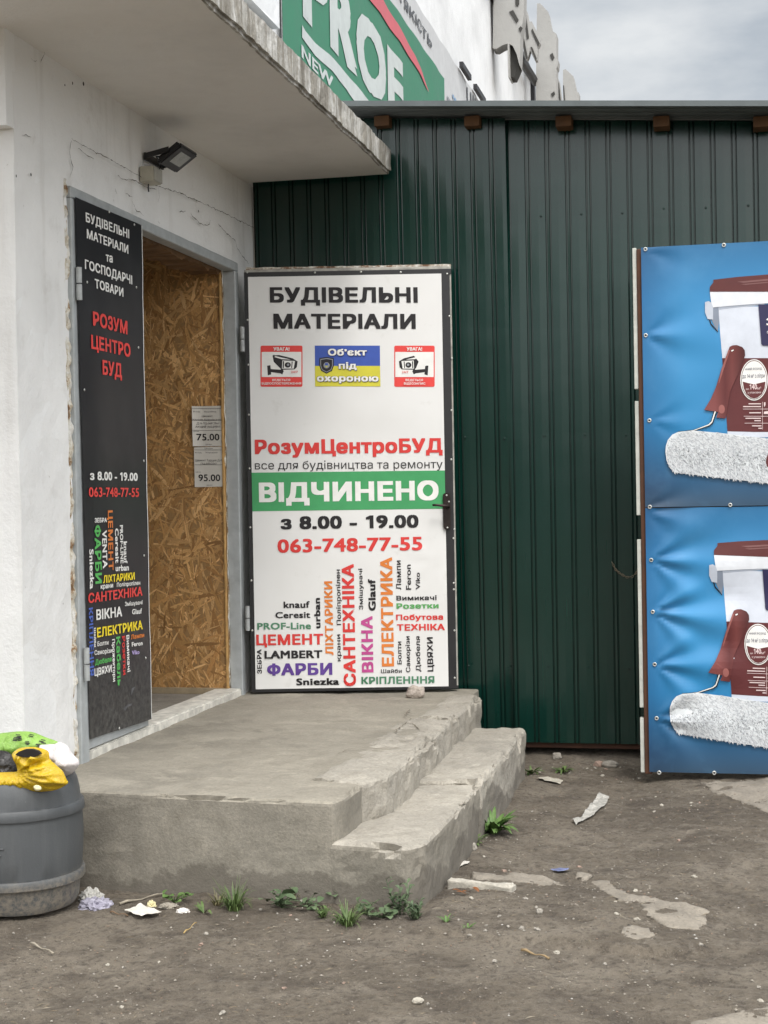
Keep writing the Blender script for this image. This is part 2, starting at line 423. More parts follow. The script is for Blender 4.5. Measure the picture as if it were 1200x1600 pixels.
INK = {k: m_print('ink_'+k, c) for k, c in dict(black='211e20', red='cf3a36', green='4a8a63', leaf='5aa05a', purple='5b3d8a', orange='d57a35', magenta='b94a8a', white='e4e3df', yellow='ecd42c', blue='4a66b8', bandgreen='43985f', flagblue='3b55a6', flagyellow='cdc53f', pine='4e7f62', grey='8d8f94', navy='2c2a4c', maroon='5a2326', maroonlight='8a5350', lilac='b7a6d8', signred='dc4540', signgreen='57b05a').items()}
INKL = list(INK.values()); INKI = {k: i for i, k in enumerate(INK)}
# ------------------------------------------------------------------ ground
def m_ground():
    t = NT('bare_dirt'); co = t.co()
    big = t.noise(co, .9, 6, .6, .3); mid = t.noise(co, 5, 7, .65); fine = t.noise(co, 45, 6, .7); vf = t.noise(co, 210, 3, .7)
    c = t.ramp(big, [(.3, (.135, .109, .080)), (.5, (.198, .164, .122)), (.7, (.29, .246, .19))])
    c = t.mix(t.math('MULTIPLY', t.f(mid, .46, .62), .62), c, (.088, .068, .050))
    c = t.mix(t.math('MULTIPLY', t.f(t.noise(co, 2.3, 7, .72, .8), .50, .62), .6), c, (.32, .275, .215))
    c = t.mix(t.math('MULTIPLY', t.f(fine, .50, .66), .7), c, (.068, .055, .042)); c = t.mix(t.math('MULTIPLY', t.f(t.noise(co, 16, 7, .75, .6), .53, .66), .55), c, (.30, .262, .21)); c = t.mix(t.math('MULTIPLY', t.f(t.noise(co, 20, 6, .7, .4), .56, .68), .6), c, (.075, .058, .044))
    c = t.mix(t.math('MULTIPLY', t.f(vf, .58, .75), .55), c, (.36, .325, .27))
    grit = t.f(t.vor(co, 42, 'F1'), .10, .17); pick = t.f(t.vor(co, 42, 'F1', 'Color'), .80, .84)
    g = t.math('MULTIPLY', t.math('SUBTRACT', 1.0, grit), pick)
    c = t.mix(t.math('MULTIPLY', g, .45), c, (.36, .32, .27))
    t.set(c, .95)
    h = t.math('ADD', t.math('MULTIPLY', fine, 1.0), t.math('MULTIPLY', vf, .6)); h = t.math('ADD', h, t.math('MULTIPLY', g, .5))
    t.bump(h, 1.0, .026); return t.m
def smooth01(x): x = max(0, min(1, x)); return x*x*(3-2*x)
def ground_z(x, y):
    z = -.012 + .016*fbm((x, y, 3), 1.1, 3) + .008*fbm((x, y, 9), 6, 3) + .0045*fbm((x, y, 1), 22, 3) + .0022*fbm((x, y, 6), 70, 2)
    # shallow hollow along the right of the steps, falling to the shed
    z -= .03*math.exp(-((x+.55)/.35)**2)*smooth01((y-5.0)/.8)*smooth01((7.8-y)/.6)
    # low broken shelf right of the step's foot
    z += .022*smooth01((y-4.33-.06*math.sin(4*x)-.05*fbm((x, y, 5), 4, 3))/.05)*smooth01((5.1-y)/.5)*smooth01((x+.95)/.1)*smooth01((.1-x)/.4)
    return z
def axis(a, b, lo, hi, fine):
    v = list(np.arange(lo, hi+1e-6, fine)); s = fine; x = lo
    while x > a: s *= 1.35; x -= s; v.insert(0, x)
    s = fine; x = hi
    while x < b: s *= 1.35; x += s; v.append(x)
    return v
xs = axis(-300, 300, -2.3, 1.3, .0095); ys = axis(-300, 300, 3.5, 7.5, .0105)
me = bpy.data.meshes.new('ground'); nx = len(xs); vv = []
for y in ys:
    for x in xs:
        inside = -3 < x < 2.2 and 2.5 < y < 8.2
        vv.append((x, y, ground_z(x, y) if inside else -.012))
me.from_pydata(vv, [], [(j*nx+i, j*nx+i+1, (j+1)*nx+i+1, (j+1)*nx+i) for j in range(len(ys)-1) for i in range(nx-1)])
me.materials.append(m_ground())
for p in me.polygons: p.use_smooth = True
g = bpy.data.objects.new('ground', me); COL.objects.link(g); g['kind'] = 'structure'
# worn remains of old paving showing through the dirt
M_PATCH = m_concrete('old_paving', (.235, .208, .17))
def patch(px, lift=.0032):
    pts = [onz(u, v, 0) for u, v in px]; bm = bmesh.new()
    f = bm.faces.new([bm.verts.new((p.x, p.y, 0)) for p in pts]); bmesh.ops.triangulate(bm, faces=[f]); cut(bm, .012)
    edge = {v for e in bm.edges if len(e.link_faces) == 1 for v in e.verts}
    for v in bm.verts:
        b = v in edge
        n = Vector((fbm((v.co.x, v.co.y, 2), 14, 3), fbm((v.co.x, v.co.y, 7), 14, 3), 0))
        z = ground_z(v.co.x, v.co.y)
        if b: v.co += n*.035
        v.co.z = z + (-.007 if b else lift + .007*fbm((v.co.x, v.co.y, 4), 11, 4))
    for f in bm.faces:
        if f.normal.z < 0: f.normal_flip()
    o = obj('paving', bm, M_PATCH, None, True); o['kind'] = 'structure'
patch([(735, 1358), (800, 1357), (850, 1364), (900, 1376), (890, 1379), (840, 1374), (780, 1370), (735, 1366)])
patch([(925, 1368), (950, 1367), (962, 1385), (985, 1398), (1040, 1410), (1108, 1420), (1106, 1440), (1085, 1455), (1040, 1452), (1010, 1440), (1000, 1420), (965, 1408), (935, 1390)])
patch([(895, 1356), (920, 1352), (928, 1362), (915, 1368), (900, 1366)])
patch([(968, 1458), (990, 1452), (1015, 1455), (1022, 1466), (1000, 1473), (975, 1470)])
patch([(1090, 1216), (1205, 1214), (1300, 1214), (1300, 1290), (1205, 1268), (1165, 1250), (1120, 1235)])
patch([(1040, 1612), (1075, 1592), (1130, 1575), (1190, 1566), (1240, 1570), (1240, 1640), (1040, 1640)])
# ------------------------------------------------------------------ shop building
WX, Y0, Y1, YEND, ZTOP = -2.335, 4.80, 7.50, 19.4, 6.43
ZC = 2.857                          # underside of the canopy
DY0, DY1, DZ = 5.25, 7.185, 2.425   # door opening
shop = thing('shop_building', 'white plastered shop building with concrete canopy over its open double doorway', 'building', (WX-1.5, 6, 0))
bm = bmesh.new()
T = .26
box(bm, WX-T, WX, Y0, DY0-.026, -.1, ZC)
box(bm, WX-T, WX, DY0-.026, DY1, DZ, ZC)
box(bm, WX-T, WX, DY1, Y1, -.1, ZC)
bmesh.ops.remove_doubles(bm, verts=bm.verts, dist=1e-5)
cut(bm, .06, (1, 2))
for v in bm.verts:
    if v.co.x > WX-.01:
        e = .006*fbm(v.co, 1.6, 3) + .004*fbm(v.co, 9, 3)
        v.co.x += e
obj('wall', bm, M_WALL, shop)
bm = bmesh.new(); box(bm, -9, WX-.001, Y0+.004, Y0+.25, -.1, 2.535); cut(bm, .12, (0, 2)); rough(bm, .004, 3)
obj('front_wall', bm, M_WALLF, shop)
bm = bmesh.new(); box(bm, -9, WX+.002, Y0-.05, Y0+.02, 2.535, ZC); cut(bm, .1, (0, 2)); rough(bm, .004, 5)
obj('lintel_beam', bm, M_WALLF, shop)
# canopy slab: rough cast edge, flat painted soffit
bm = bmesh.new(); CX = -1.588
box(bm, WX-.2, CX, 3.2, 7.405, ZC, ZC+.125)
bmesh.ops.bevel(bm, geom=[e for e in bm.edges if all(abs(v.co.x-CX) < 1e-4 for v in e.verts)], offset=.012, segments=2, affect='EDGES')
cut(bm, .035, (0, 1, 2))
for v in bm.verts:
    k = smooth01((v.co.x-(CX-.06))/.05)
    n1, n2 = fbm(v.co, 5, 5), fbm(v.co, 30, 3)
    v.co.x += k*(.006*n1 + .003*n2)
    v.co.z += (.0025*n1 + .002*n2)*k + .002*fbm(v.co, 2, 2)
t = NT('canopy_edge'); co = t.co()
st = t.noise(t.mapping(co, (7, 7, 1.1)), 1.7, 8, .75, .4); n2 = t.noise(co, 22, 6, .7)
c = t.ramp(st, [(.3, (.11, .095, .075)), (.47, (.30, .28, .24)), (.6, (.62, .61, .58)), (.75, (.72, .71, .69))])
c = t.mix(t.math('MULTIPLY', t.f(n2, .5, .68), .6), c, (.20, .175, .14)); t.set(c, .9); t.bump(n2, .8, .015)
M_EDGE = t.m
for f in bm.faces: f.material_index = 1 if (f.calc_center_median().x > CX-.02 or f.calc_center_median().z > ZC+.11) else 0
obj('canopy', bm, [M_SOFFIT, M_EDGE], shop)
# upper storey
bm = bmesh.new(); box(bm, -10, WX+.003, Y0+.05, YEND, ZC+.125, ZTOP); cut(bm, .3, (1, 2)); rough(bm, .006, 2, keep=lambda c: c.x < WX-.1)
obj('upper_wall', bm, M_UPPER, shop)
a = onx(437, 40, WX+.12)
bm = bmesh.new(); box(bm, WX+.004, WX+.12, 5.4, a.y, onx(437, 45, WX+.12).z, 5.0); cut(bm, .1, (1, 2)); rough(bm, .005, 6); obj('pilaster', bm, M_UPPER, shop)
bm = bmesh.new(); box(bm, WX+.004, WX+.06, a.y-.5, a.y+.02, onx(437, 78, WX+.06).z, onx(437, 45, WX+.12).z-.003); obj('bracket', bm, M_DARKM, shop)
bm = bmesh.new(); box(bm, -10, WX+.06, Y0, YEND+.05, ZTOP+.002, ZTOP+.07); box(bm, WX+.004, WX+.05, YEND-.16, YEND-.02, 3.0, ZTOP)
obj('roof_coping', bm, M_DARKM, shop)
# door frame of grey painted steel
bm = bmesh.new(); fx0, fx1 = WX-.045, WX+.018
box(bm, fx0, fx1, DY0-.025, DY0+.045, .30, DZ-.046)
box(bm, fx0, fx1, DY1-.052, DY1-.002, .30, DZ-.046)
box(bm, fx0, fx1, DY0-.025, DY1-.002, DZ-.0455, DZ-.002)
bmesh.ops.bevel(bm, geom=bm.edges[:], offset=.004, segments=1, affect='EDGES'); cut(bm, .1, (1, 2)); rough(bm, .0015, 9)
obj('door_frame', bm, M_STEEL, shop)
bm = bmesh.new(); box(bm, WX-.12, WX+.012, DY0+.046, DY1-.053, .30, .348)
bmesh.ops.bevel(bm, geom=bm.edges[:], offset=.006, segments=2, affect='EDGES'); cut(bm, .06, (0, 1)); rough(bm, .003, 12)
obj('threshold', bm, plain('threshold_paint', 'cfccc3', .6, .3, 20, .3), shop)
# foam and broken plaster down the left of the frame
t = NT('foam_filler'); co = t.co(); n = t.noise(co, 14, 5, .7)
t.set(t.ramp(n, [(.30, (.15, .085, .04)), (.40, (.30, .18, .09)), (.47, (.62, .56, .45)), (.56, (.74, .72, .67))]), .9); t.bump(t.noise(co, 60, 4, .7), .9, .012)
bm = bmesh.new(); box(bm, WX-.05, WX+.004, DY0-.052, DY0-.026, .30, DZ+.02); cut(bm, .012, (1, 2))
for v in bm.verts:
    if v.co.x > WX: v.co.x += .012*fbm(v.co, 22, 4); v.co.y += .012*fbm(v.co+Vector((3, 0, 0)), 16, 3)
obj('foam_filler', bm, t.m, shop, True)
OX = ony(351, 700, 7.12).x
bm = bmesh.new(); box(bm, OX+.002, WX-.046, 7.125, 7.17, .36, 2.42); cut(bm, .012, (0, 2))
for v in bm.verts: v.co.y += .012*fbm(v.co, 20, 4); v.co.x += .006*fbm(v.co+Vector((0, 4, 0)), 20, 4)
obj('foam_filler', bm, t.m, shop, True)
# vestibule behind the doorway
M_SCREED = m_concrete('interior_screed', (.30, .275, .235))
IY = 7.12                                   # plane of the chipboard partition
bm = bmesh.new(); box(bm, -6.2, WX-.121, 4.96, IY+.3, .12, .322); cut(bm, .1, (0, 1)); obj('interior_floor', bm, M_SCREED, shop)
bm = bmesh.new(); box(bm, -6.2, WX-.27, 4.96, IY+.3, 2.47, 2.55); obj('interior_ceiling', bm, plain('ceiling_board', '5a4630', .8, .2, 8), shop)
bm = bmesh.new(); box(bm, -6.3, -6.2, 4.96, IY+.3, .1, 2.5); box(bm, -6.2, -2.7, 4.955, 4.959, .1, 2.5); obj('interior_wall', bm, plain('interior_plaster', 'c9c4b8', .85, .1, 5), shop)
# oriented strand board: every strand a thin chip pressed into the face
t = NT('strand_board'); a_ = t.n('ShaderNodeVertexColor', layer_name='Col'); co = t.co()
gr = t.noise(t.mapping(co, (40, 40, 40)), 3, 4, .6)
t.set(t.mix(.45, a_.outputs[0], t.ramp(gr, [(.3, (.6, .57, .53)), (.7, (1, 1, 1))]), 'MULTIPLY'), .62); t.bump(gr, .25, .002)
M_OSB = t.m
def osb(name, parent, x0, x1, z0, z1, y, n, seed):
    rnd = random.Random(seed); bm = bmesh.new(); cl = bm.loops.layers.float_color.new('Col')
    for f in box(bm, x0, x1, y, y+.014, z0, z1):
        for l in f.loops: l[cl] = (.33, .19, .075, 1)
    pal = [(1.75*c[0], 1.65*c[1], 1.5*c[2]) for c in [(.30, .178, .072), (.36, .22, .095), (.26, .15, .056), (.23, .125, .046), (.42, .27, .13), (.18, .095, .034), (.33, .20, .085), (.29, .165, .064)]]
    for k in range(n):
        cx, cz = rnd.uniform(x0, x1), rnd.uniform(z0, z1)
        an = rnd.gauss(PI/2, .75) if rnd.random() < .75 else rnd.uniform(0, PI)
        ln = rnd.choice([.03, .05, .07, .10, .14, .18])*rnd.uniform(.6, 1.2)/2; w = rnd.uniform(.003, .013) if ln < .05 else rnd.uniform(.006, .024); w /= 2
        ca, sa = math.cos(an), math.sin(an); h = y-.0003-.0012*rnd.random()
        o = [(-ln, -w*rnd.uniform(.2, .9)), (-ln*rnd.uniform(.4, .8), -w), (ln*rnd.uniform(.4, .9), -w*rnd.uniform(.6, 1)), (ln, -w*rnd.uniform(0, .5)), (ln*rnd.uniform(.8, 1), w*rnd.uniform(.3, .9)), (ln*.1, w), (-ln*rnd.uniform(.5, .9), w*rnd.uniform(.5, 1))]
        pts = [(min(x1, max(x0, cx+a*ca-b*sa)), min(z1, max(z0, cz+a*sa+b*ca))) for a, b in o]
        c = rnd.choice(pal); q = rnd.uniform(.75, 1.2); c = tuple(v*q for v in c)+(1,)
        tilt = rnd.uniform(-.0012, .0012)
        try: f = bm.faces.new([bm.verts.new((px_, h+tilt*(i-3)/3, pz_)) for i, (px_, pz_) in enumerate(pts)])
        except ValueError: continue
        f.normal_update()
        if f.normal.y > 0: f.normal_flip()
        for l in f.loops: l[cl] = c
    return obj(name, bm, M_OSB, parent)
osb('chipboard_partition', shop, -3.75, OX-.012, .335, 2.468, IY, 7500, 3)
bbox('floor_batten', (-3.75, OX, IY-.022, IY-.002, .3225, .352), plain('raw_batten', '9a8a70', .8, .2, 20), shop, .002)
bbox('corner_batten', (OX-.011, OX-.001, IY-.012, IY+.02, .335, 2.40), plain('osb_edge', 'b08a55', .7, .25, 30), shop, .002)
# ragged foam line under the lintel
bm = bmesh.new(); box(bm, WX-.20, WX-.047, DY0+.3, DY1-.053, DZ-.06, DZ+.03); cut(bm, .02, (1, 2))
for v in bm.verts:
    if v.co.z < DZ-.035: v.co.z += .022*fbm(v.co, 13, 4)
obj('lintel_packing', bm, plain('lintel_packing', '6b4f33', .9, .3, 20, .5), shop)
# plaster cracks
SWALL = Surf((WX+.010, 0, 0), (0, 1, 0), (1, 0, 0))
def crack(S, px, w=.0016):
    pts = [Vector((*S.px(u, v), 0)) for u, v in px]; out = []
    for a, b in zip(pts, pts[1:]):
        n = max(2, int((b-a).length/.012))
        for k in range(n): out.append(a.lerp(b, k/n))
    out.append(pts[-1])
    for p in out: p += Vector((fbm(p+Vector((5, 0, 0)), 30, 3), fbm(p+Vector((0, 9, 0)), 30, 3), 0))*.007
    vs = []
    for i, p in enumerate(out):
        d = (out[min(i+1, len(out)-1)]-out[max(0, i-1)]).normalized(); q = Vector((-d.y, d.x, 0))*w*(.3+abs(fbm(p, 40, 2))*2.2)*min(1, .25+i/3, .25+(len(out)-1-i)/3)
        vs.append((bmc.verts.new(p+q), bmc.verts.new(p-q)))
    for A, B in zip(vs, vs[1:]): bmc.faces.new((A[0], A[1], B[1], B[0]))
bmc = bmesh.new(); o = (0, 0); k_ = 420/1200
for px in ([(525, 790), (560, 800), (600, 805), (650, 835), (700, 845)], [(320, 630), (310, 680), (325, 740), (312, 800)], [(350, 660), (380, 690), (420, 710)],
           [(560, 862), (590, 880)], [(515, 845), (522, 870)], [(590, 900), (610, 940), (640, 960)], [(800, 945), (830, 945)], [(850, 955), (885, 990), (905, 1005), (935, 1005), (940, 980)], [(975, 1000), (1010, 1040), (1050, 1075), (1060, 1110), (1110, 1180)],
           [(708, 835), (710, 880), (705, 905)], [(320, 620), (380, 655), (470, 700), (560, 750), (700, 830), (800, 860), (900, 905), (1000, 950), (1140, 1020)], [(5, 90), (60, 110), (130, 150)], [(185, 200), (200, 240), (180, 280)], [(140, 262), (165, 275)], [(100, 600), (140, 612)], [(705, 985), (715, 998)]):
    crack(SWALL, z6(o, k_, px))
for px in ([(110, 232), (180, 262), (300, 322), (395, 368)],): pass
SWALL.place(bmc, 0, None)
obj('plaster_crack', bmc, plain('crack_grey', '5d5850', .9), shop)  # cracks drawn as thin dark grey ribbons
# nail holes in the plaster
for u, v, r in ((130, 131, .008), (113, 130, .006), (101, 133, .004), (78, 84, .006), (233, 272, .005), (48, 273, .006), (25, 275, .005), (310, 330, .006)):
    bm = bmesh.new(); s, tt = SWALL.px(u, v); SWALL.ell(bm, (s, tt), r*random.uniform(.7, 1.3), r, 9)
    SWALL.place(bm, .001, None); obj('nail_hole', bm, plain('hole_dark', '2a2622', .9), shop)
# ------------------------------------------------------------------ entrance platform and step
porch = thing('entrance_platform', 'worn grey concrete entrance platform with a lower side step and cracked edges', 'porch', (-1.7, 5.9, 0))
P = lambda u, v, z=.314: (onz(u, v, z).x, onz(u, v, z).y)
ZP = .314
main = [(WX-.09, 4.76), (-1.80, 4.705), (-1.222, 4.648), (-1.205, 4.72), (-1.20, 4.93), (-1.21, 5.55), (-1.22, 6.55), (-1.21, 7.2), (-1.21, 7.47), (WX-.09, 7.47)]
def faced(bm):                                # cement render on the sides, its colour darkened for shade under overhead light
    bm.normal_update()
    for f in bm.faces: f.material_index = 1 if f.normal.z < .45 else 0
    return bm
obj('slab', faced(slab(main, -.06, ZP, .014, .03, .006, 4, .0012, 34)), [M_PLINTH, M_RENDER_SHADE], porch)
obj('edge_block', slab([(-1.432, 5.00), (-1.202, 4.936), (-1.135, 5.10), (-1.132, 5.575), (-1.45, 5.60), (-1.462, 5.50)], .0, ZP+.009, .022, .025, .010, 8, .004, 40, -1.36), M_CONC, porch)
obj('edge_block', slab([(-1.452, 5.604), (-1.150, 5.59), (-1.138, 5.80), (-1.150, 6.40), (-1.415, 6.43)], .0, ZP+.006, .026, .025, .012, 8, .005, 40, -1.35), M_CONC, porch)
obj('edge_block', slab([(-1.416, 6.436), (-1.160, 6.41), (-1.145, 6.48), (-1.150, 7.18), (-1.34, 7.2)], .0, ZP+.008, .022, .025, .010, 8, .004, 40, -1.30), M_CONC, porch)
obj('step', faced(slab([(-1.24, 4.652), (-.975, 4.612), (-.932, 4.69), (-.915, 5.32), (-.922, 5.66), (-1.20, 5.64), (-1.25, 5.2)], -.08, .188, .020, .025, .008, 7, .003, 38)), [M_CONC, M_RENDER_SHADE], porch)
obj('step', slab([(-1.22, 5.646), (-.918, 5.667), (-.908, 6.3), (-.920, 6.97), (-1.22, 7.0)], -.08, .200, .024, .025, .009, 7, .004, 38), M_CONC, porch)
# cracks and broken mortar on the top
SP = Surf((0, 0, ZP+.009), (1, 0, 0), (0, 0, 1), lambda s, t: .0, T=Vector((0, 1, 0)))
bmc = bmesh.new(); k_ = .5; o = (100, 1070)
for px in ([(850, 218), (890, 200), (945, 195), (1000, 202), (1060, 205), (1112, 210)], [(1080, 75), (1065, 95), (1085, 105), (1060, 125), (1030, 150)], [(1060, 85), (1100, 92)], [(1040, 118), (1090, 120), (1110, 140)], [(1075, 128), (1105, 132)], [(350, 278), (380, 278)]):
    bmc = bmesh.new(); crack(SP, z6(o, k_, px), .0026); SP.place(bmc, 0, None); obj('crack', bmc, plain('crack_dirt', '6a6254', .95), porch)
# ------------------------------------------------------------------ shed of green profiled sheet
YS = 7.52
shed = thing('metal_shed', 'dark green ribbed metal shed with an overhanging tin roof', 'shed', (0, YS, 0))
t = NT('green_profiled_sheet'); co = t.co(); n = t.noise(co, 2.2, 5, .6); sc_ = t.noise(t.mapping(co, (30, 30, 1.2)), 2, 4, .6)
c = t.mix(t.math('MULTIPLY', t.f(n, .4, .7), .35), (.0015, .023, .0165), (.003, .031, .0235)); c = t.mix(t.math('MULTIPLY', t.f(sc_, .62, .8), .10), c, (.05, .085, .07))
t.set(c, t.math('ADD', .16, t.math('MULTIPLY', n, .12)), Specular_IOR_Level=.5, Coat_Weight=.15, Coat_Roughness=.12); t.bump(t.noise(co, 3.5, 2, .5), .06, .03)
M_GREEN = t.m
_ea, _eb = ony(560, 166, YS-.305), ony(1195, 166, YS-.305)      # the two ends of the eave
def roof_z(x): return _ea.z + .012 + (_eb.z-_ea.z)/(_eb.x-_ea.x)*(x-_ea.x)
def sheet(name, x0, x1, y, z0, pitch=.099, yaw=0.0, ztop=None, tilt=0.0):
    bm = bmesh.new(); prof = []; x = x0
    while x < x1-1e-4:
        for dx, dy in ((0, 0), (.0015, .015), (.0075, .016), (.009, 0), (.0195, -.001), (.021, .015), (.027, .016), (.0285, 0), (.064, -.001)):
            if x+dx < x1: prof.append((x+dx, dy))
        x += pitch
    prof.append((x1, 0)); rows = []
    for px_, dy in prof:
        yy = y+dy + math.tan(yaw)*(px_-x0)
        zt = (ztop(px_) if ztop else 3.0); rows.append([bm.verts.new((px_, yy + .003*math.sin(zz*2.1+px_*3) - tilt*(zz-1.4), zz)) for k, zz in enumerate([z0+(zt-z0)*q/6 for q in range(7)])])
    for A, B in zip(rows, rows[1:]):
        for k in range(6): bm.faces.new((A[k], B[k], B[k+1], A[k+1]))
    return obj(name, bm, M_GREEN, shed)
sheet('wall_panel', WX+.01, ony(795, 400, YS).x, YS, .05, .093, R(-.6), lambda x: roof_z(x)-.012, .028)
sheet('wall_panel', ony(795, 400, YS).x-.012, 2.4, YS-.020, .05, .0985, R(.2), lambda x: roof_z(x)-.012)
for zz_ in (.42, 1.55, 2.62):
    for k in range(14):
        x_ = -1.46 + k*.197; S_ = Surf((0, YS-.022, 0), (1, 0, 0), (0, -1, 0))
        dome(S_, x_, zz_+.006*math.sin(k*2.3), .0055, M_GREEN, shed, 'screw', .001, .7)
bbox('bottom_rail', (-1.3, 2.4, YS+.012, YS+.05, .02, .068), plain('rusty_rail', '4a2f22', .8, .3, 20), shed, .002)
bm = bmesh.new(); box(bm, WX+.02, 2.4, YS+.2, YS+.24, -.1, 2.9); obj('inner_lining', bm, M_DARKM, shed)
# corrugated roof sheet: corrugations run with the fall
bm = bmesh.new(); rows = []
yy = YS-.30
while yy < YS+2.6:
    ph = (yy-YS)/.076*2*PI; rows.append([bm.verts.new((x, yy, roof_z(x) + .008*math.sin(ph) + .012*(yy-YS+.3)*0)) for x in (-2.28, -1.5, -.7, .2, 1.1, 2.6)]); yy += .0095
for A, B in zip(rows, rows[1:]):
    for k in range(5): bm.faces.new((A[k], A[k+1], B[k+1], B[k]))
r_ = bmesh.ops.extrude_face_region(bm, geom=bm.faces[:]); bmesh.ops.translate(bm, verts=[v for v in r_['geom'] if isinstance(v, bmesh.types.BMVert)], vec=(0, 0, .003))
bmesh.ops.recalc_face_normals(bm, faces=bm.faces[:])
obj('roof_sheet', bm, plain('zinc_roof', '6f7577', .45, .15, 10, Metallic=.5), shed)
bm = bmesh.new(); obox(bm, Vector((-2.28, YS-.309, roof_z(-2.28)-.012)), Vector((4.88, 0, roof_z(2.6)-roof_z(-2.28))), Vector((0, .006, 0)), Vector((0, 0, .026))); obj('roof_edge_trim', bm, plain('trim_grey', '565d5e', .5, .15, 10), shed)
M_RAFT = plain('rafter_wood', '5f4228', .75, .3, 16, .3)
for u in (596, 737, 880, 1033, 1190, 1350, 1510):
    p = ony(u, 182, YS-.12); z = roof_z(p.x)
    o_ = bbox('rafter', (p.x-.038, p.x+.038, YS-.120, YS+.19, z-.062, z-.012), M_RAFT, shed, .003)
    bm = bmesh.new()
# small chain hung on the shed by the banner
ch = thing('chain', 'thin rusty chain hanging in a loop on the green shed wall', 'chain', tuple(ony(975, 895, YS-.03)))
pts = [ony(u, v, YS-.034) for u, v in ((957, 880), (962, 890), (970, 897), (980, 902), (988, 901), (994, 895), (1000, 884), (1003, 865))]
bm = bmesh.new(); path = []
for a, b in zip(pts, pts[1:]):
    n = max(1, round((b-a).length/.011)); path += [a.lerp(b, k/n) for k in range(n)]
for i, p in enumerate(path[:-1]):
    d = (path[i+1]-p).normalized(); side = d.cross(Vector((0, 1, 0))).normalized() if i % 2 else Vector((0, 1, 0))
    lk = [p + d*(.008*math.cos(a)) + side*(.0042*math.sin(a)) for a in [2*PI*k/10 for k in range(11)]]
    tube(bm, lk, .0013, 5, False)
obj('link', bm, plain('chain_metal', '8f7f6c', .5, .3, 50, Metallic=.6), ch, True)
# ------------------------------------------------------------------ black door leaf (closed)
bleaf = thing('door', 'closed door leaf covered by a tall black banner with red and white lettering', 'door', (WX, 5.55, .31))
LY0, LY1 = 5.297, onx(228, 800, WX+.02).y
bbox('leaf', (WX-.04, WX+.014, LY0, LY1, .352, DZ-.085), M_STEEL, bleaf, .004)
def hB(s, t):
    return .004*math.sin(2.3*t+1)*math.sin(9*s) + .003*fbm((s, t, 2), 3, 3) + .0015*math.exp(-((s-5.37+.12*(t-.8))/.04)**2)*smooth01((.9-t)/.3)
SB = Surf((WX+.024, 0, 0), (0, 1, 0), (1, 0, 0), hB)
q = [SB.px(124, 306), SB.px(213.5, 346), SB.px(228, 1128), SB.px(138.5, 1160)]
q = [(5.245, 2.385), (LY1+.004, 2.392), (LY1+.004, .378), (5.285, .392)]
bm = bmesh.new(); SB.poly(bm, q); t = NT('black_banner'); co = t.co(); n = t.noise(co, 3, 6, .6); n2 = t.noise(co, 40, 4, .7)
sx = t.n('ShaderNodeSeparateXYZ'); t.link(co, sx.inputs[0])
dust = t.math('MULTIPLY', t.f(t.math('ADD', sx.outputs[2], t.math('MULTIPLY', n, .5)), .75, .3), .55)
c = t.mix(t.math('MULTIPLY', dust, t.f(n2, .3, .7)), (.0085, .0085, .0110), (.20, .195, .18)); c = t.mix(t.math('MULTIPLY', t.f(n, .55, .75), .12), c, (.12, .12, .125))
t.set(c, .45, Specular_IOR_Level=.35); M_BB = t.m
bb = obj('banner', SB.place(bm, 0, .03), M_BB, bleaf, True)
bm = bmesh.new(); SB.poly(bm, [(LY1-.001, 2.39), (LY1+.006, 2.39), (LY1+.006, .378), (LY1-.001, .378)]); obj('banner_hem', SB.place(bm, .0014, .05), M_WHITEV, bleaf)
def words(S, parent, name, items, o, k, bold=.03, lay=.0022):
    for it in items:
        bm = bmesh.new(); kw = it[-1] if isinstance(it[-1], dict) else {}
        b = kw.get('bold', bold)
        if it[0] == 'h':
            _, s, col, bl, br, tl = it[:6]; ptext(S, bm, s, bl, br, tl, b, kw.get('ref', 'H'), 0, o, k)
        else:
            _, s, col, x0, x1, y0, y1, rot = it[:8]; vtext(S, bm, s, x0, x1, y0, y1, rot, b, kw.get('ref', 'H'), 0, o, k)
        obj(name, S.place(bm, lay, .06), INK[col], parent)
words(SB, bb, 'lettering', [
    ('h', 'БУДІВЕЛЬНІ', 'white', (143, 285), (434, 398), (140, 220)), ('h', 'МАТЕРІАЛИ', 'white', (150, 395), (428, 500), (148, 332)),
    ('h', 'та', 'white', (275, 549), (322, 560), (275, 503), {'ref': 'x'}), ('h', 'ГОСПОДАРЧІ', 'white', (137, 600), (455, 705), (135, 535)),
    ('h', 'ТОВАРИ', 'white', (200, 728), (397, 788), (197, 665)), ('h', 'РОЗУМ', 'signred', (187, 980), (427, 1040), (187, 885), {'bold': .035}),
    ('h', 'ЦЕНТРО', 'signred', (175, 1135), (448, 1192), (170, 1040), {'bold': .035}), ('h', 'БУД', 'signred', (250, 1308), (388, 1330), (250, 1210), {'bold': .035})],
    (100, 280), 280/1200)
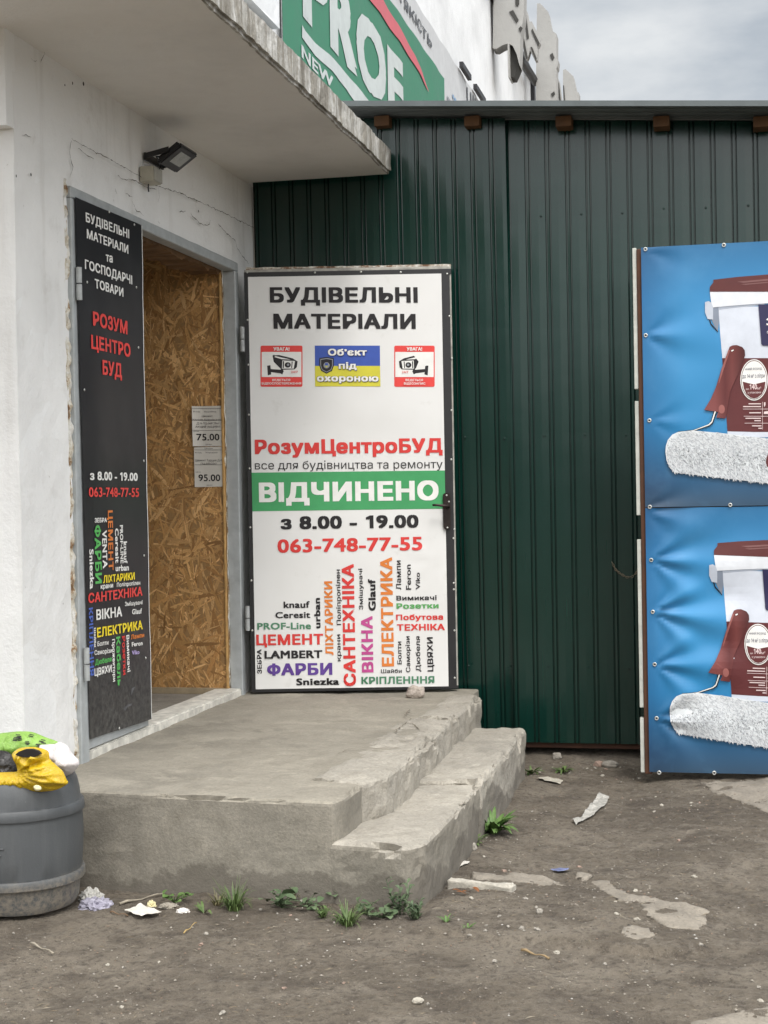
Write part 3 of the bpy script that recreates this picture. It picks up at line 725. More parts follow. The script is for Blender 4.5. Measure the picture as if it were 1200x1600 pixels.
words(SB, bb, 'lettering', [
    ('h', 'з 8.00 - 19.00', 'white', (97, 100), (350, 105), (97, 55)), ('h', '063-748-77-55', 'signred', (92, 188), (357, 188), (92, 138), {'bold': .02}),
    ('h', 'ЗЕБРА', 'white', (122, 322), (185, 320), (122, 298)), ('v', 'ЦЕМЕНТ', 'orange', 193, 218, 258, 570, -90), ('v', 'ФАРБИ', 'signgreen', 124, 157, 335, 640, -90),
    ('v', 'VENTA', 'white', 163, 187, 362, 560, -90), ('v', 'Sniezka', 'white', 97, 118, 460, 668, -90), ('v', 'Ceresit', 'white', 230, 249, 352, 533, -90),
    ('v', 'PROF-LINE', 'white', 256, 272, 335, 535, -90), ('v', 'knauf', 'white', 275, 293, 420, 535, -90), ('h', 'urban', 'white', (233, 575), (302, 571), (233, 543)),
    ('h', 'ЛІХТАРИКИ', 'yellow', (168, 638), (332, 618), (170, 597)), ('h', 'крани', 'white', (155, 668), (220, 660), (155, 648), {'ref': 'x'}), ('h', 'Поліпропілен', 'white', (240, 657), (360, 645), (240, 635), {'bold': .02}),
    ('h', 'САНТЕХНІКА', 'signred', (92, 742), (372, 702), (92, 690)), ('h', 'ВІКНА', 'white', (135, 830), (268, 810), (135, 775)), ('h', 'Змішувачі', 'white', (283, 757), (373, 747), (283, 735), {'bold': .02}),
    ('h', 'Glauf', 'white', (320, 800), (370, 795), (320, 773)), ('h', 'ЕЛЕКТРИКА', 'yellow', (138, 921), (373, 877), (138, 870)), ('v', 'КРІПЛЕННЯ', 'blue', 97, 119, 765, 1120, -90),
    ('v', 'Шайби', 'white', 122, 132, 870, 970, -90), ('h', 'Болти', 'white', (140, 966), (197, 957), (140, 942), {'bold': .02}), ('h', 'Саморізи', 'white', (125, 1012), (215, 999), (125, 987), {'bold': .02}),
    ('h', 'Дюбеля', 'signgreen', (128, 1064), (213, 1045), (128, 1036)), ('h', 'ЦВЯХИ', 'white', (125, 1122), (213, 1100), (125, 1082)), ('v', 'Прожектори', 'white', 217, 231, 928, 1150, -90),
    ('v', 'Кабель', 'signgreen', 238, 259, 915, 1175, -90), ('v', 'Розетки', 'red', 268, 284, 912, 1115, -90), ('v', 'Вимикачі', 'white', 290, 305, 907, 1100, -90),
    ('h', 'Лампи', 'orange', (312, 930), (380, 918), (312, 906)), ('h', 'Feron', 'white', (315, 968), (370, 960), (315, 945)), ('h', 'Viko', 'lilac', (315, 1011), (353, 1006), (315, 989))],
    (110, 720), .3)
for u, v in ((170, 331), (209, 351), (135, 441), (213, 449), (217, 543), (131, 609), (224, 868), (226, 1028), (224, 720), (186, 1138)):
    s, tt = SB.px(u, v); dome(SB, min(max(s, 5.29), LY1-.012), tt, .0055, M_GALV, bleaf)
# scuffs on the vinyl
bm = bmesh.new()
for pl in ([(275, 1290), (295, 1270), (318, 1262), (315, 1275), (295, 1282), (282, 1305)], [(315, 1185), (335, 1175), (322, 1200), (312, 1225)]):
    SB.poly(bm, [SB.px(*p) for p in z6((110, 720), .3, pl)])
obj('scuff', SB.place(bm, .0010, .02), plain('scuff_grey', '58585a', .7, .3, 30), bb)
M_HINGE = plain('hinge_steel', 'a3a6a6', .45, .15, 30)
def hinge(parent, x, y, z, h=.12, r=.011):
    for a, b in ((z, z+h*.48), (z+h*.52, z+h)):
        bm = bmesh.new(); tube(bm, [(x, y, a), (x, y, b)], r, 12); obj('hinge', bm, M_HINGE, parent)
for u, v in ((124, 443), (136, 1038)):
    p = onx(u, v, WX+.035); hinge(bleaf, WX+.032, p.y+.004, p.z-.06)
# ------------------------------------------------------------------ white door leaf (open against the shed)
ODX, ODY = -2.292, 7.150
dS = Vector((math.cos(YAW), math.sin(YAW), 0)); dN = Vector((math.sin(YAW), -math.cos(YAW), 0))
wleaf = thing('door', 'open door leaf bearing a white banner with green stripe and colourful word cloud', 'door', (ODX, ODY, .31))
def hW(s, t):
    w = .004*fbm((s, t, 1), 2.2, 3)
    for (gs, gt, am) in ((.96, 1.0, .004), (.965, .92, .004), (.03, 2.3, .003), (.03, .5, .003), (.5, .37, .003)):
        dx, dy = s-gs, t-gt; r = math.hypot(dx, dy); w += am*math.exp(-r/.14)*(1-math.exp(-r/.02))*math.cos(9*math.atan2(dy, dx)+gs*9)
    return w
SW = Surf(Vector((ODX, ODY, 0)), dS, dN, None)
c0, c1, c2, c3 = SW.px(383, 422), SW.px(706, 416), SW.px(718, 1073), SW.px(391, 1081)
s0, s1, t0, t1 = .014, c1[0]-.004, c3[1]-.002, c0[1]+.002
bm = bmesh.new(); obox(bm, SW.O + dS*s0 + Vector((0, 0, t0)) - dN*.035, dS*(s1-s0), Vector((0, 0, t1-t0)), dN*.035)
bmesh.ops.bevel(bm, geom=bm.edges[:], offset=.004, segments=1, affect='EDGES'); obj('leaf', bm, plain('leaf_edge_paint', 'a19e96', .55, .3, 22, .2), wleaf)
bm = bmesh.new()
for a, b, cc, d in ((s0, s1, t1-.040, t1-.014), (s0, s1, t0, t0+.016), (s1-.052, s1-.008, t0+.016, t1-.040), (s0, s0+.022, t0+.016, t1-.040)):
    obox(bm, SW.O + dS*a + Vector((0, 0, cc)), dS*(b-a), Vector((0, 0, d-cc)), dN*.004)
obj('black_border', bm, M_BLACKP, wleaf)
bm = bmesh.new(); obox(bm, SW.O + dS*(s0+.01) + Vector((0, 0, t1+.001)) - dN*.03, dS*(s1-s0-.01), Vector((0, 0, .009)), dN*.026); cut(bm, .02, (0, 1)); rough(bm, .004, 25)
t = NT('rusty_paint'); co = t.co(); n = t.noise(co, 26, 5, .7); t.set(t.ramp(n, [(.4, (.17, .09, .05)), (.5, (.45, .40, .33)), (.6, (.66, .64, .6))]), .8); obj('rusty_top_edge', bm, t.m, wleaf)
SWB = Surf(SW.O + dN*.0075, dS, dN, hW)
t = NT('white_banner'); co = t.co(); n = t.noise(co, 2, 5, .6); n2 = t.noise(co, 9, 5, .65)
c = t.mix(t.math('MULTIPLY', t.f(n, .45, .75), .35), (.72, .715, .70), (.62, .61, .585)); c = t.mix(t.math('MULTIPLY', t.f(n2, .62, .78), .38), c, (.47, .45, .41))
t.set(c, .42, Specular_IOR_Level=.4)
b0, b1 = SWB.px(386.5, 429), SWB.px(694, 433); b2 = SWB.px(703, 1068); b3 = SWB.px(392.5, 1077)
bs0, bs1, bt0, bt1 = s0+.020, s1-.048, t0+.013, t1-.037
bm = bmesh.new(); SWB.poly(bm, [(bs0, bt0+.002), (bs1, bt0), (bs1, bt1), (bs0, bt1)]); wb = obj('banner', SWB.place(bm, 0, .03), t.m, wleaf, True)
g0, g1 = SWB.px(391, 738.6), SWB.px(391, 799); g2, g3 = SWB.px(699, 735), SWB.px(699, 794.7)
bm = bmesh.new(); SWB.poly(bm, [(bs0, g1[1]), (bs1, g3[1]), (bs1, g2[1]), (bs0, g0[1])]); obj('green_stripe', SWB.place(bm, .0010, .03), INK['bandgreen'], wb)
K1, O1, O2, O3 = 340/1200, (380, 410), (380, 670), (380, 860)
words(SWB, wb, 'lettering', [('h', 'БУДІВЕЛЬНІ', 'black', (148, 222), (963, 222), (148, 137), {'bold': .045}), ('h', 'МАТЕРІАЛИ', 'black', (168, 366), (952, 367), (168, 283), {'bold': .045})], O1, K1)
words(SWB, wb, 'lettering', [('h', 'РозумЦентроБУД', 'red', (65, 140), (1100, 131), (65, 60), {'bold': .045}), ('h', 'все для будівництва та ремонту', 'black', (65, 224), (1100, 217), (65, 190), {'bold': 0.0, 'ref': 'x'}),
    ('h', 'ВІДЧИНЕНО', 'white', (88, 405), (1078, 393), (88, 297), {'bold': .05}), ('h', 'з 8.00 - 19.00', 'black', (207, 555), (968, 545), (207, 484), {'bold': .04}), ('h', '063-748-77-55', 'red', (190, 684), (988, 669), (190, 610), {'bold': .03})], O2, K1)
H = lambda s, c, x0, x1, y0, y1, **k: ('h', s, c, (x0, y1), (x1, y1-(x1-x0)*.012), (x0, y0), k)
V = lambda s, c, x0, x1, y0, y1, **k: ('v', s, c, x0, x1, y0, y1, 90, k)
words(SWB, wb, 'lettering', [H('knauf', 'black', 223, 367, 282, 318), H('Ceresit', 'black', 178, 370, 340, 374), H('PROF-Line', 'pine', 78, 374, 400, 437), H('ЦЕМЕНТ', 'red', 73, 442, 464, 523, bold=.04),
    H('LAMBERT', 'black', 118, 437, 554, 597, bold=.04), H('ФАРБИ', 'purple', 133, 492, 624, 690, bold=.045), H('Sniezka', 'black', 293, 530, 706, 744, bold=.04), H('Вимикачі', 'black', 845, 1067, 250, 276),
    H('Розетки', 'leaf', 845, 1078, 292, 322, bold=.04), H('Побутова', 'red', 843, 1103, 354, 385, bold=.04), H('ТЕХНІКА', 'red', 848, 1112, 407, 443, bold=.04), H('Шайби', 'black', 760, 875, 655, 676, bold=.02), H('КРІПЛЕНННЯ', 'pine', 652, 1055, 697, 738, bold=.04),
    V('ЗЕБРА', 'black', 77, 102, 545, 680), V('urban', 'black', 392, 425, 262, 430, bold=.04), V('ЛІХТАРИКИ', 'orange', 450, 495, 170, 578, bold=.04), V('Поліпропілен', 'black', 513, 537, 105, 412, bold=.02), V('крани', 'black', 520, 537, 463, 612, ref='x', bold=.02),
    V('САНТЕХНІКА', 'red', 549, 616, 75, 748, bold=.04), V('Змішувачі', 'black', 637, 659, 100, 327, bold=.02), V('Glauf', 'black', 690, 730, 158, 333, bold=.04), V('ВІКНА', 'magenta', 652, 716, 362, 673, bold=.04), V('ЕЛЕКТРИКА', 'orange', 760, 827, 38, 640, bold=.04),
    V('Лампи', 'black', 842, 870, 55, 217, bold=.02), V('Feron', 'black', 897, 925, 78, 217, bold=.02), V('Viko', 'black', 951, 975, 122, 215, bold=.02), V('Болти', 'black', 849, 873, 502, 628, bold=.02), V('Саморізи', 'black', 896, 920, 473, 672, bold=.02),
    V('Дюбеля', 'black', 951, 976, 473, 668, bold=.02), V('ЦВЯХИ', 'black', 1015, 1047, 478, 668)], O3, K1)
# printed pictograms
def rrect(x0, y0, x1, y1, r, n=5):
    out = []
    for cx, cy, a0 in ((x1-r, y0+r, -90), (x1-r, y1-r, 0), (x0+r, y1-r, 90), (x0+r, y0+r, 180)):
        out += [(cx+r*math.cos(R(a0+90*k/n)), cy+r*math.sin(R(a0+90*k/n))) for k in range(n+1)]
    return out
def pict(layers, name, label=None):
    """layers: list of (colour, list of pixel polygons); each layer lies a little above the last"""
    first = None
    for i, (col, polys) in enumerate(layers):
        bm = bmesh.new()
        for p in polys: SWB.poly(bm, [SWB.px(*q) for q in z6(O1, K1, p)])
        o_ = obj(name if first is None else 'print', SWB.place(bm, .0012+.0007*i, None), INK[col], wb)
        first = first or o_
circ = lambda cx, cy, rx, ry=None, n=20: [(cx+rx*math.cos(2*PI*k/n), cy+(ry or rx)*math.sin(2*PI*k/n)) for k in range(n)]
def cctv(x0, x1, mirror):
    w = x1-x0; f = lambda pts: [((x0+x1-(x-96)*w/231-x0+0*1) if mirror else x0+(x-96)*w/231, y) for x, y in pts]
    if mirror: f = lambda pts: [(x1-(x-96)*w/231, y) for x, y in pts]
    pict([('signred', [rrect(x0, 459, x1, 686, 9)]), ('white', [f([(102, 494), (321, 494), (321, 632), (102, 632)])]),
          ('black', [f([(162, 513), (178, 506), (272, 529), (300, 546), (296, 578), (284, 590), (212, 592), (168, 548)]), f([(150, 588), (206, 592), (214, 584), (224, 600), (216, 618), (204, 612), (150, 605)]), f([(132, 570), (150, 567), (155, 618), (136, 623)])]),
          ('white', [f([(216, 541), (286, 544), (279, 586), (214, 586)]), f([(172, 522), (178, 517), (262, 536), (212, 534)])]), ('black', [f(circ(246, 566, 17, 15)), f([(220, 545), (226, 545), (224, 583), (218, 583)]), f([(268, 547), (273, 547), (270, 583), (265, 583)])]), ('grey', [f(circ(248, 565, 7))])], 'camera_pictogram')
    a = f([(168, 487)])[0][0] if not mirror else f([(252, 487)])[0][0]
    lo = x0+w*.31
    W_ = [('h', 'УВАГА!', 'white', (lo, 487), (lo+w*.38, 487), (lo, 468), {'bold': .04}), ('h', 'ВЕДЕТЬСЯ', 'white', (x0+w*.28, 655), (x0+w*.71, 655), (x0+w*.28, 643), {'bold': .02})]
    W_.append(('h', 'ВІДЕОЗАПИС', 'white', (x0+w*.24, 674), (x0+w*.77, 674), (x0+w*.24, 662), {'bold': .02}) if mirror else ('h', 'ВІДЕОСПОСТЕРЕЖЕННЯ', 'white', (x0+w*.03, 674), (x0+w*.97, 674), (x0+w*.03, 662), {'bold': .02}))
    l2 = x0 + (w*.19 if mirror else w*.73); W_.append(('h', '24/7', 'red', (l2, 611), (l2+w*.16, 611), (l2, 599), {'bold': .01}))
    words(SWB, wb, 'lettering', W_, O1, K1, lay=.0056)
cctv(96, 327, False); cctv(833, 1056, True)
sh = [(420, 528), (460, 522), (500, 528), (500, 570), (490, 598), (460, 614), (430, 598), (420, 570)]
pict([('flagblue', [[(395, 459), (754, 459), (755, 571), (396, 571)]]), ('flagyellow', [[(396, 571), (755, 571), (757, 684), (397, 684)]]), ('black', [sh]), ('grey', [[(460+(x-460)*.86, 568+(y-568)*.86) for x, y in sh]]), ('black', [[(460+(x-460)*.76, 568+(y-568)*.76) for x, y in sh]]), ('grey', [circ(460, 568, 17, 17)]), ('flagblue', [[(452, 556), (468, 556), (468, 570), (452, 570)]]), ('flagyellow', [[(452, 570), (468, 570), (460, 582)]])], 'guard_notice')
for dx, dy, col, ly in ((2.5, 3, 'navy', .0038), (-2, -1.5, 'navy', .0036), (0, 0, 'white', .0048)):
    words(SWB, wb, 'lettering', [('h', 'Об’єкт', col, (468+dx, 514+dy), (682+dx, 514+dy), (468+dx, 477+dy), {'bold': .04}), ('h', 'під', col, (527+dx, 588+dy), (626+dx, 588+dy), (527+dx, 560+dy), {'bold': .04, 'ref': 'x'}), ('h', 'охороною', col, (407+dx, 657+dy), (746+dx, 657+dy), (407+dx, 629+dy), {'bold': .045, 'ref': 'x'})], O1, K1, lay=ly)
for u, v in ((386.5, 425.5), (492, 426), (564, 425), (626, 425.5), (698.5, 428), (702, 494), (706, 560), (705.5, 641), (705, 718), (710, 827), (708.5, 841), (709, 911), (709, 921), (710, 985), (710.5, 1059), (387, 500), (388, 570), (389, 648), (390, 732), (390.5, 824), (391.5, 907), (392, 985)):
    s, tt = SW.px(u, v); dome(SW, max(s, s0+.008), tt, .0052, M_GALV, wleaf, lay=.0045)
# handle: long brown escutcheon with lever
M_BRONZE = plain('dark_bronze', '2c2320', .35, .25, 40, Metallic=.5)
hp = [SW.px(*p) for p in z6((640, 740), 1/12, [(620, 400), (640, 372), (690, 358), (745, 375), (760, 410), (765, 1010), (745, 1040), (700, 1055), (650, 1040), (630, 1005)])]
bm = bmesh.new(); prism(bm, [SW.world(a, b, .011) for a, b in hp], dN*.010); bmesh.ops.bevel(bm, geom=[e for e in bm.edges], offset=.002, segments=2, affect='EDGES'); hpl = obj('handle_plate', bm, M_BRONZE, wleaf)
lv = [SW.px(*p) for p in z6((640, 740), 1/12, [(715, 620), (700, 608), (600, 598), (500, 588), (420, 590)])]
bm = bmesh.new(); tube(bm, [SW.world(*lv[0], .02), SW.world(*lv[0], .055)] + [SW.world(a, b, .060) for a, b in lv[1:]], [.008, .008, .0075, .0068, .006, .0055], 10); obj('lever', bm, M_BRONZE, hpl, True)
for p in ((690, 408), (735, 525), (705, 1012)):
    s, tt = SW.px(640+p[0]/12, 740+p[1]/12); dome(SW, s, tt, .0045, M_GALV, hpl, lay=.021)
for v in (530, 966):
    p = ony(381, v, 7.14); hinge(wleaf, ODX+.004, ODY-.012, p.z-.06)
# ------------------------------------------------------------------ wall lamp and box
lamp = thing('floodlight', 'black wall floodlight tilted outwards under the canopy, switched off', 'lamp', tuple(onx(262, 262, WX)))
k_ = 110/1200; lo = (220, 215)
D = onx(249.3, 256.3, WX+.07); Cc = onx(275.5, 272.8, WX+.07); A = D + Vector((.100, 0, .069)); ax = (Cc-D); ax.z = 0; ax.x = 0
az = A-D; nn = ax.cross(az).normalized()
if nn.z > 0: nn = -nn
bm = bmesh.new(); obox(bm, D - nn*.022, ax, az, nn*.022); bmesh.ops.bevel(bm, geom=bm.edges[:], offset=.006, segments=2, affect='EDGES')
hs = obj('housing', bm, M_BLACKP, lamp)
bm = bmesh.new()
for i in range(9): obox(bm, D + ax*(.06+.1*i) - nn*.033 + az*.08, ax*.03, az*.84, nn*.012)
obj('cooling_fins', bm, M_BLACKP, hs)
bm = bmesh.new(); obox(bm, D + ax*.2 + az*.28 + nn*.0005, ax*.60, az*.52, nn*.002); obj('lens', bm, plain('lamp_glass', '9a9c98', .2, .12, 60, Specular_IOR_Level=.6), lamp)
bm = bmesh.new()
for f_ in (-.03, 1.0):
    e = D + ax*f_ + az*.5 - nn*.015; w_ = Vector((WX+.012, e.y, e.z-.02))
    w2 = w_ + Vector((0, 0, .03))
    obox(bm, w_, e-w_, ax*.03, Vector((0, 0, .022)))
obox(bm, Vector((WX+.006, D.y-.01, D.z+.02)), Vector((.008, 0, 0)), ax*1.06, Vector((0, 0, .03))); obj('bracket', bm, M_BLACKP, lamp)
bm = bmesh.new(); e_ = onx(250, 262, WX+.03); tube(bm, [D - nn*.022 + ax*.3 + az*.3, D - nn*.05 + ax*.2, e_ + Vector((0, .01, .01)), e_ - Vector((.01, 0, .02))], .0035, 6); obj('cable', bm, M_DARKM, lamp)
jb = thing('junction_box', 'small square junction box on the wall below the floodlight', 'box', tuple(onx(248, 285, WX)))
p0, p1 = onx(239, 262, WX+.06), onx(253, 290, WX+.06)
bbox('case', (WX, WX+.06, p0.y, p0.y+.095, p1.z, p0.z+.01), plain('box_plastic', 'a9a597', .6, .15, 20), jb, .005)
bm = bmesh.new(); box(bm, WX+.0605, WX+.066, p0.y+.004, p0.y+.091, p1.z+.004, p0.z+.006); bmesh.ops.bevel(bm, geom=bm.edges[:], offset=.002, segments=1, affect='EDGES'); obj('lid', bm, plain('box_lid', '9f9c93', .6, .15, 20), jb)
bm = bmesh.new(); tube(bm, [(WX+.02, p0.y+.05, p1.z), (WX+.018, p0.y+.052, p1.z-.02), (WX+.016, p0.y+.06, p1.z-.03)], .003, 6); obj('cable', bm, M_DARKM, jb)
# ------------------------------------------------------------------ price tags on the chipboard
SI = Surf((0, IY-.004, 0), (1, 0, 0), (0, -1, 0), None)
M_PAPER = plain('sheet_paper', 'c9c4bb', .6, .05, 8)
def price(label, corners, lines, rules, curl):
    q = [SI.px(*c) for c in z6((290, 620), .1, corners)]
    S = Surf(SI.O, SI.S, SI.N, lambda s, t: .002 + curl*max(0, (q[1][0]-s)/(q[1][0]-q[0][0])-.6)**2*.12 + .001*math.sin(40*t))
    p = thing('price_tag', label, 'price tag', tuple(S.world(*q[3])), 'price tags pinned to the chipboard wall')
    bm = bmesh.new(); S.poly(bm, q); obj('sheet', S.place(bm, 0, .01), M_PAPER, p)
    bm = bmesh.new()
    for s, x0, x1, y0, y1, b in lines: ptext(S, bm, s, (x0, y1), (x1, y1-2), (x0, y0), b, 'H', 0, (290, 620), .1)
    for x0, x1, y in rules: S.poly(bm, [S.px(290+x0*.1, 620+y*.1), S.px(290+x1*.1, 620+y*.1), S.px(290+x1*.1, 620.5+y*.1), S.px(290+x0*.1, 620.5+y*.1)])
    obj('lettering', S.place(bm, .0012, .01), INK['black'], p)
    s, tt = S.px(290+(corners[0][0]-40)*.1, 620+(corners[0][1]+50)*.1)
price('paper price tag reading 75.00, upper of two on the chipboard', [(118, 150), (583, 140), (603, 770), (135, 775)],
      [('75.00', 185, 532, 580, 683, .015), ('Цемент', 260, 425, 288, 318, 0), ('Каліній Франківський', 132, 570, 345, 368, 0), ('Д-0 ПЦ-500 25кг', 185, 530, 400, 432, 0), ('АКЦИЯ АКЦИЯ!!!', 168, 540, 452, 486, 0), ('Код    Україна', 140, 480, 225, 243, 0), ('Ціна', 140, 215, 532, 548, 0), ('грн./шт.', 315, 415, 738, 752, 0)], [(120, 588, 182), (125, 590, 368), (130, 595, 522)], 1.0)
price('paper price tag reading 95.00, lower of two on the chipboard', [(140, 790), (603, 778), (610, 1402), (152, 1412)],
      [('95.00', 208, 545, 1215, 1318, .015), ('Цемент Турция Д-0', 160, 572, 975, 1010, 0), ('ПЦ-500/25кг', 243, 495, 1030, 1056, 0), ('Код    Україна', 162, 500, 862, 882, 0), ('Ціна', 168, 240, 1167, 1184, 0), ('грн./шт.', 330, 430, 1373, 1387, 0), ('Цінник', 300, 430, 800, 816, 0)], [(150, 600, 828), (155, 605, 1060)], .35)
# ------------------------------------------------------------------ paint advertisements
YP = 6.975
def advert(zoff, label, seed, pulls, ztop, zbot, lumpy):
    gs = pulls
    def hP(s, t):
        t2 = t-zbot; w = .004*fbm((s, t, seed), 2.0, 3)
        for gs_, gt, am, L_, fr, ph in gs:
            dx, dy = s-gs_, t-gt; r = math.hypot(dx, dy)
            if r < 1e-6: continue
            a = math.atan2(dy, dx); w += am*math.exp(-r/L_)*(1-math.exp(-r/.03))*math.exp(-(a/.9)**2)*math.cos(fr*a+ph)
        return w
    S = Surf((0, YP, 0), (1, 0, 0), (0, -1, 0), hP)
    xl = ony(1003.5, 590, YP).x if zoff == 0 else ony(1013, 1000, YP).x
    xl = -.362; xr = .80
    ad = thing('banner', label, 'banner', (.2, YP, zbot), 'paint advertising banners')
    t = NT('advert_blue_print'); uv = t.n('ShaderNodeUVMap').outputs[0]
    gsep = t.n('ShaderNodeSeparateXYZ'); t.link(uv, gsep.inputs[0])
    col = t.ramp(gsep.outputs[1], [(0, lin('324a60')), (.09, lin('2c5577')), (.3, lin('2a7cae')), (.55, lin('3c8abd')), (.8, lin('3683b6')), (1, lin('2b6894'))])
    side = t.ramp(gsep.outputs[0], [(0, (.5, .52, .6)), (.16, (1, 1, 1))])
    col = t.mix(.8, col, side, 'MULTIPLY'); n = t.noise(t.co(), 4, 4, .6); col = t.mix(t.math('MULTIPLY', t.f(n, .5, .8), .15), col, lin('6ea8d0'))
    t.set(col, .38, Specular_IOR_Level=.4)
    bm = bmesh.new(); S.poly(bm, [(xl, zbot), (xr, zbot), (xr, ztop), (xl, ztop)]); cut(bm, .014); ul = bm.loops.layers.uv.new('UVMap')
    for f in bm.faces:
        for l in f.loops: l[ul].uv = ((l.vert.co.x-xl)/(xr-xl), (l.vert.co.y-zbot)/(ztop-zbot))
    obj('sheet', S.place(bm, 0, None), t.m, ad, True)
    o = (990, 370); k = 210/781
    def pp(pts): return [(a, b+zoff) for a, b in [S.px(*q) for q in z6(o, k, pts)]]
    def art(name, col, polys, lay, step=.03):
        bm = bmesh.new()
        for p in polys: S.poly(bm, pp(p))
        bmesh.ops.triangulate(bm, faces=bm.faces[:]); return obj(name, S.place(bm, lay, step), col, ad)
    CXZ = 905
    mir = lambda pts: pts + [(2*CXZ-x, y) for x, y in pts[::-1]]
    Bw = m_print('print_bucket_white', 'c9ced8'); Bw2 = m_print('print_rim_white', 'd6d9de'); Bm = m_print('print_maroon', '5c2b2c'); Bl = m_print('print_lid', '5a2d2c'); Bl2 = m_print('print_lid_gloss', '7b5553'); Gy = m_print('print_grey', '8f97a3'); Nv = INK['navy']
    e = .0006
    def grad(name, stops, xa, xb):
        # the printed picture of a round object: its tones run across the sheet
        if name in MATS: return MATS[name]
        t = NT(name); sx = t.n('ShaderNodeSeparateXYZ'); t.link(t.co(), sx.inputs[0]); a_, b_ = pp([(xa, 700)])[0][0]-.2, pp([(xb, 700)])[0][0]-.2
        m = t.n('ShaderNodeMapRange'); m.inputs[1].default_value = a_; m.inputs[2].default_value = b_; t.link(sx.outputs[0], m.inputs[0])
        t.set(t.ramp(m.outputs[0], [(p, lin(c)) for p, c in stops]), .45, Specular_IOR_Level=.35); return t.m
    Bw = grad('print_bucket_white', [(0, '757e90'), (.05, '969eae'), (.14, 'b4bac6'), (.3, 'c9cdd6'), (.45, 'd4d7dd'), (.7, 'c6cad3'), (.93, '939bab'), (1, '757e90')], 490, 1320)
    Bw2 = grad('print_rim_white', [(0, 'b5bac2'), (.1, 'd0d3d7'), (.4, 'e2e3e4'), (.75, 'd3d6da'), (1, 'a4aab4')], 443, 1367)
    Bm = grad('print_maroon', [(0, '351a1b'), (.08, '4a2223'), (.3, '5d2c2d'), (.5, '663233'), (.8, '542728'), (1, '351a1b')], 513, 1297)
    Bl = grad('print_lid', [(0, '3a1c1b'), (.1, '522726'), (.35, '6b3936'), (.5, '5c2e2c'), (.85, '4f2625'), (1, '361918')], 443, 1367)
    art('printed_bucket', Bw, [mir([(492, 405), (503, 560), (515, 700), (545, 1130), (548, 1165)])], .001)
    art('print', m_print('print_under_rim', 'a2a9b6'), [[(494, 406), (600, 396), (760, 385), (760, 396), (600, 410), (497, 424)]], .001+e)
    Gy = m_print('print_lug_shade', '7f8795')
    art('print', Gy, [[(455, 412), (494, 408), (497, 490), (490, 550), (470, 520), (452, 480)]], .001+e)
    art('print', m_print('print_lug', 'b4bac5'), [[(415, 380), (436, 374), (452, 384), (462, 410), (462, 482), (430, 478), (415, 440)]], .001+5*e)
    art('print', INK['black'], [[(426, 445), (432, 445), (452, 505), (492, 552), (490, 556), (448, 512)]], .001+3*e)
    art('print', Bm, [mir([(515, 705), (540, 1060), (545, 1130), (700, 1134)])], .001+e)
    art('print', Bw2, [mir([(443, 320), (455, 412), (560, 402), (700, 391), (800, 386)])[:5] + [(CXZ, 384)] + mir([(443, 320), (455, 412), (560, 402), (700, 391), (800, 386)])[5:]], .001+4*e)
    art('printed_lid', Bl, [mir([(443, 320), (443, 292), (463, 266), (463, 250), (600, 234), (781, 219)])], .001+5*e)
    art('print', Bl2, [[(600, 262), (781, 245), (781, 255), (640, 268)], [(620, 276), (781, 262), (781, 268), (650, 280)]], .001+6*e)
    art('print', Nv, [mir([(725, 394), (742, 622), (750, 632), (800, 634)])], .001+6*e)
    bm = bmesh.new(); a = pp([(771, 518)])[0]; b = pp([(900, 518)])[0]; c = pp([(771, 470)])[0]; add_text(bm, 'S', a, b[0]-a[0], c[1]-a[1], 0, .02); a = pp([(774, 562)])[0]; c = pp([(771, 545)])[0]; add_text(bm, 'з', a, .02, c[1]-a[1], 0, .02); obj('print_lettering', S.place(bm, .001+8*e, .05), INK['white'], ad)
    # badge
    art('print', INK['white'], [circ(700, 832, 80, 120, 32)], .001+6*e); art('print', Bm, [circ(700, 832, 75, 114, 32)], .001+7*e); art('print', INK['white'], [circ(700, 832, 72, 110, 32)], .001+8*e)
    art('print', Bm, [[(634, 842), (665, 850), (700, 858), (740, 848), (766, 842), (762, 880), (745, 915), (720, 935), (700, 940), (680, 935), (655, 915), (640, 880)]], .001+9*e)
    bm = bmesh.new()
    def pt(s, x0, x1, y0, y1, b=0.0, mi=0):
        a, b2, c = pp([(x0, y1)])[0], pp([(x1, y1)])[0], pp([(x0, y0)])[0]; add_text(bm, s, a, b2[0]-a[0], c[1]-a[1], 0, b, 'H', mi)
    pt('ННИЙ РОЗХІД', 648, 745, 764, 776); pt('до 14 м² з літри', 632, 762, 800, 822)
    obj('print_lettering', S.place(bm, .001+10*e, .05), Nv, ad)
    bm = bmesh.new(); pt('140', 675, 717, 858, 888, .02); pt('до', 652, 670, 880, 889); pt('м²', 719, 741, 872, 888); pt('з упаковки', 662, 740, 900, 912)
    for y, x in ((1000, 635), (1042, 640), (1082, 645)): S.poly(bm, pp([(x, y), (790, y), (790, y+2.5), (x, y+2.5)]))
    for y, x, w_ in ((968, 668, 72), (984, 636, 104), (1020, 672, 68), (1052, 650, 90), (1066, 702, 38), (1096, 688, 55), (1110, 725, 20)): S.poly(bm, pp([(x, y), (x+w_, y), (x+w_, y+6), (x, y+6)]))
    S.poly(bm, pp([(748, 960), (750, 960), (750, 1120), (748, 1120)]))
    S.poly(bm, pp([(757, 962), (766, 962), (766, 978), (760, 990), (757, 980)])); S.poly(bm, pp([(758, 1016), (790, 1012), (790, 1030), (756, 1030)]))
    obj('print_lettering', S.place(bm, .001+10*e, .05), INK['maroonlight'] if False else m_print('print_pale', 'd8c4c2'), ad)
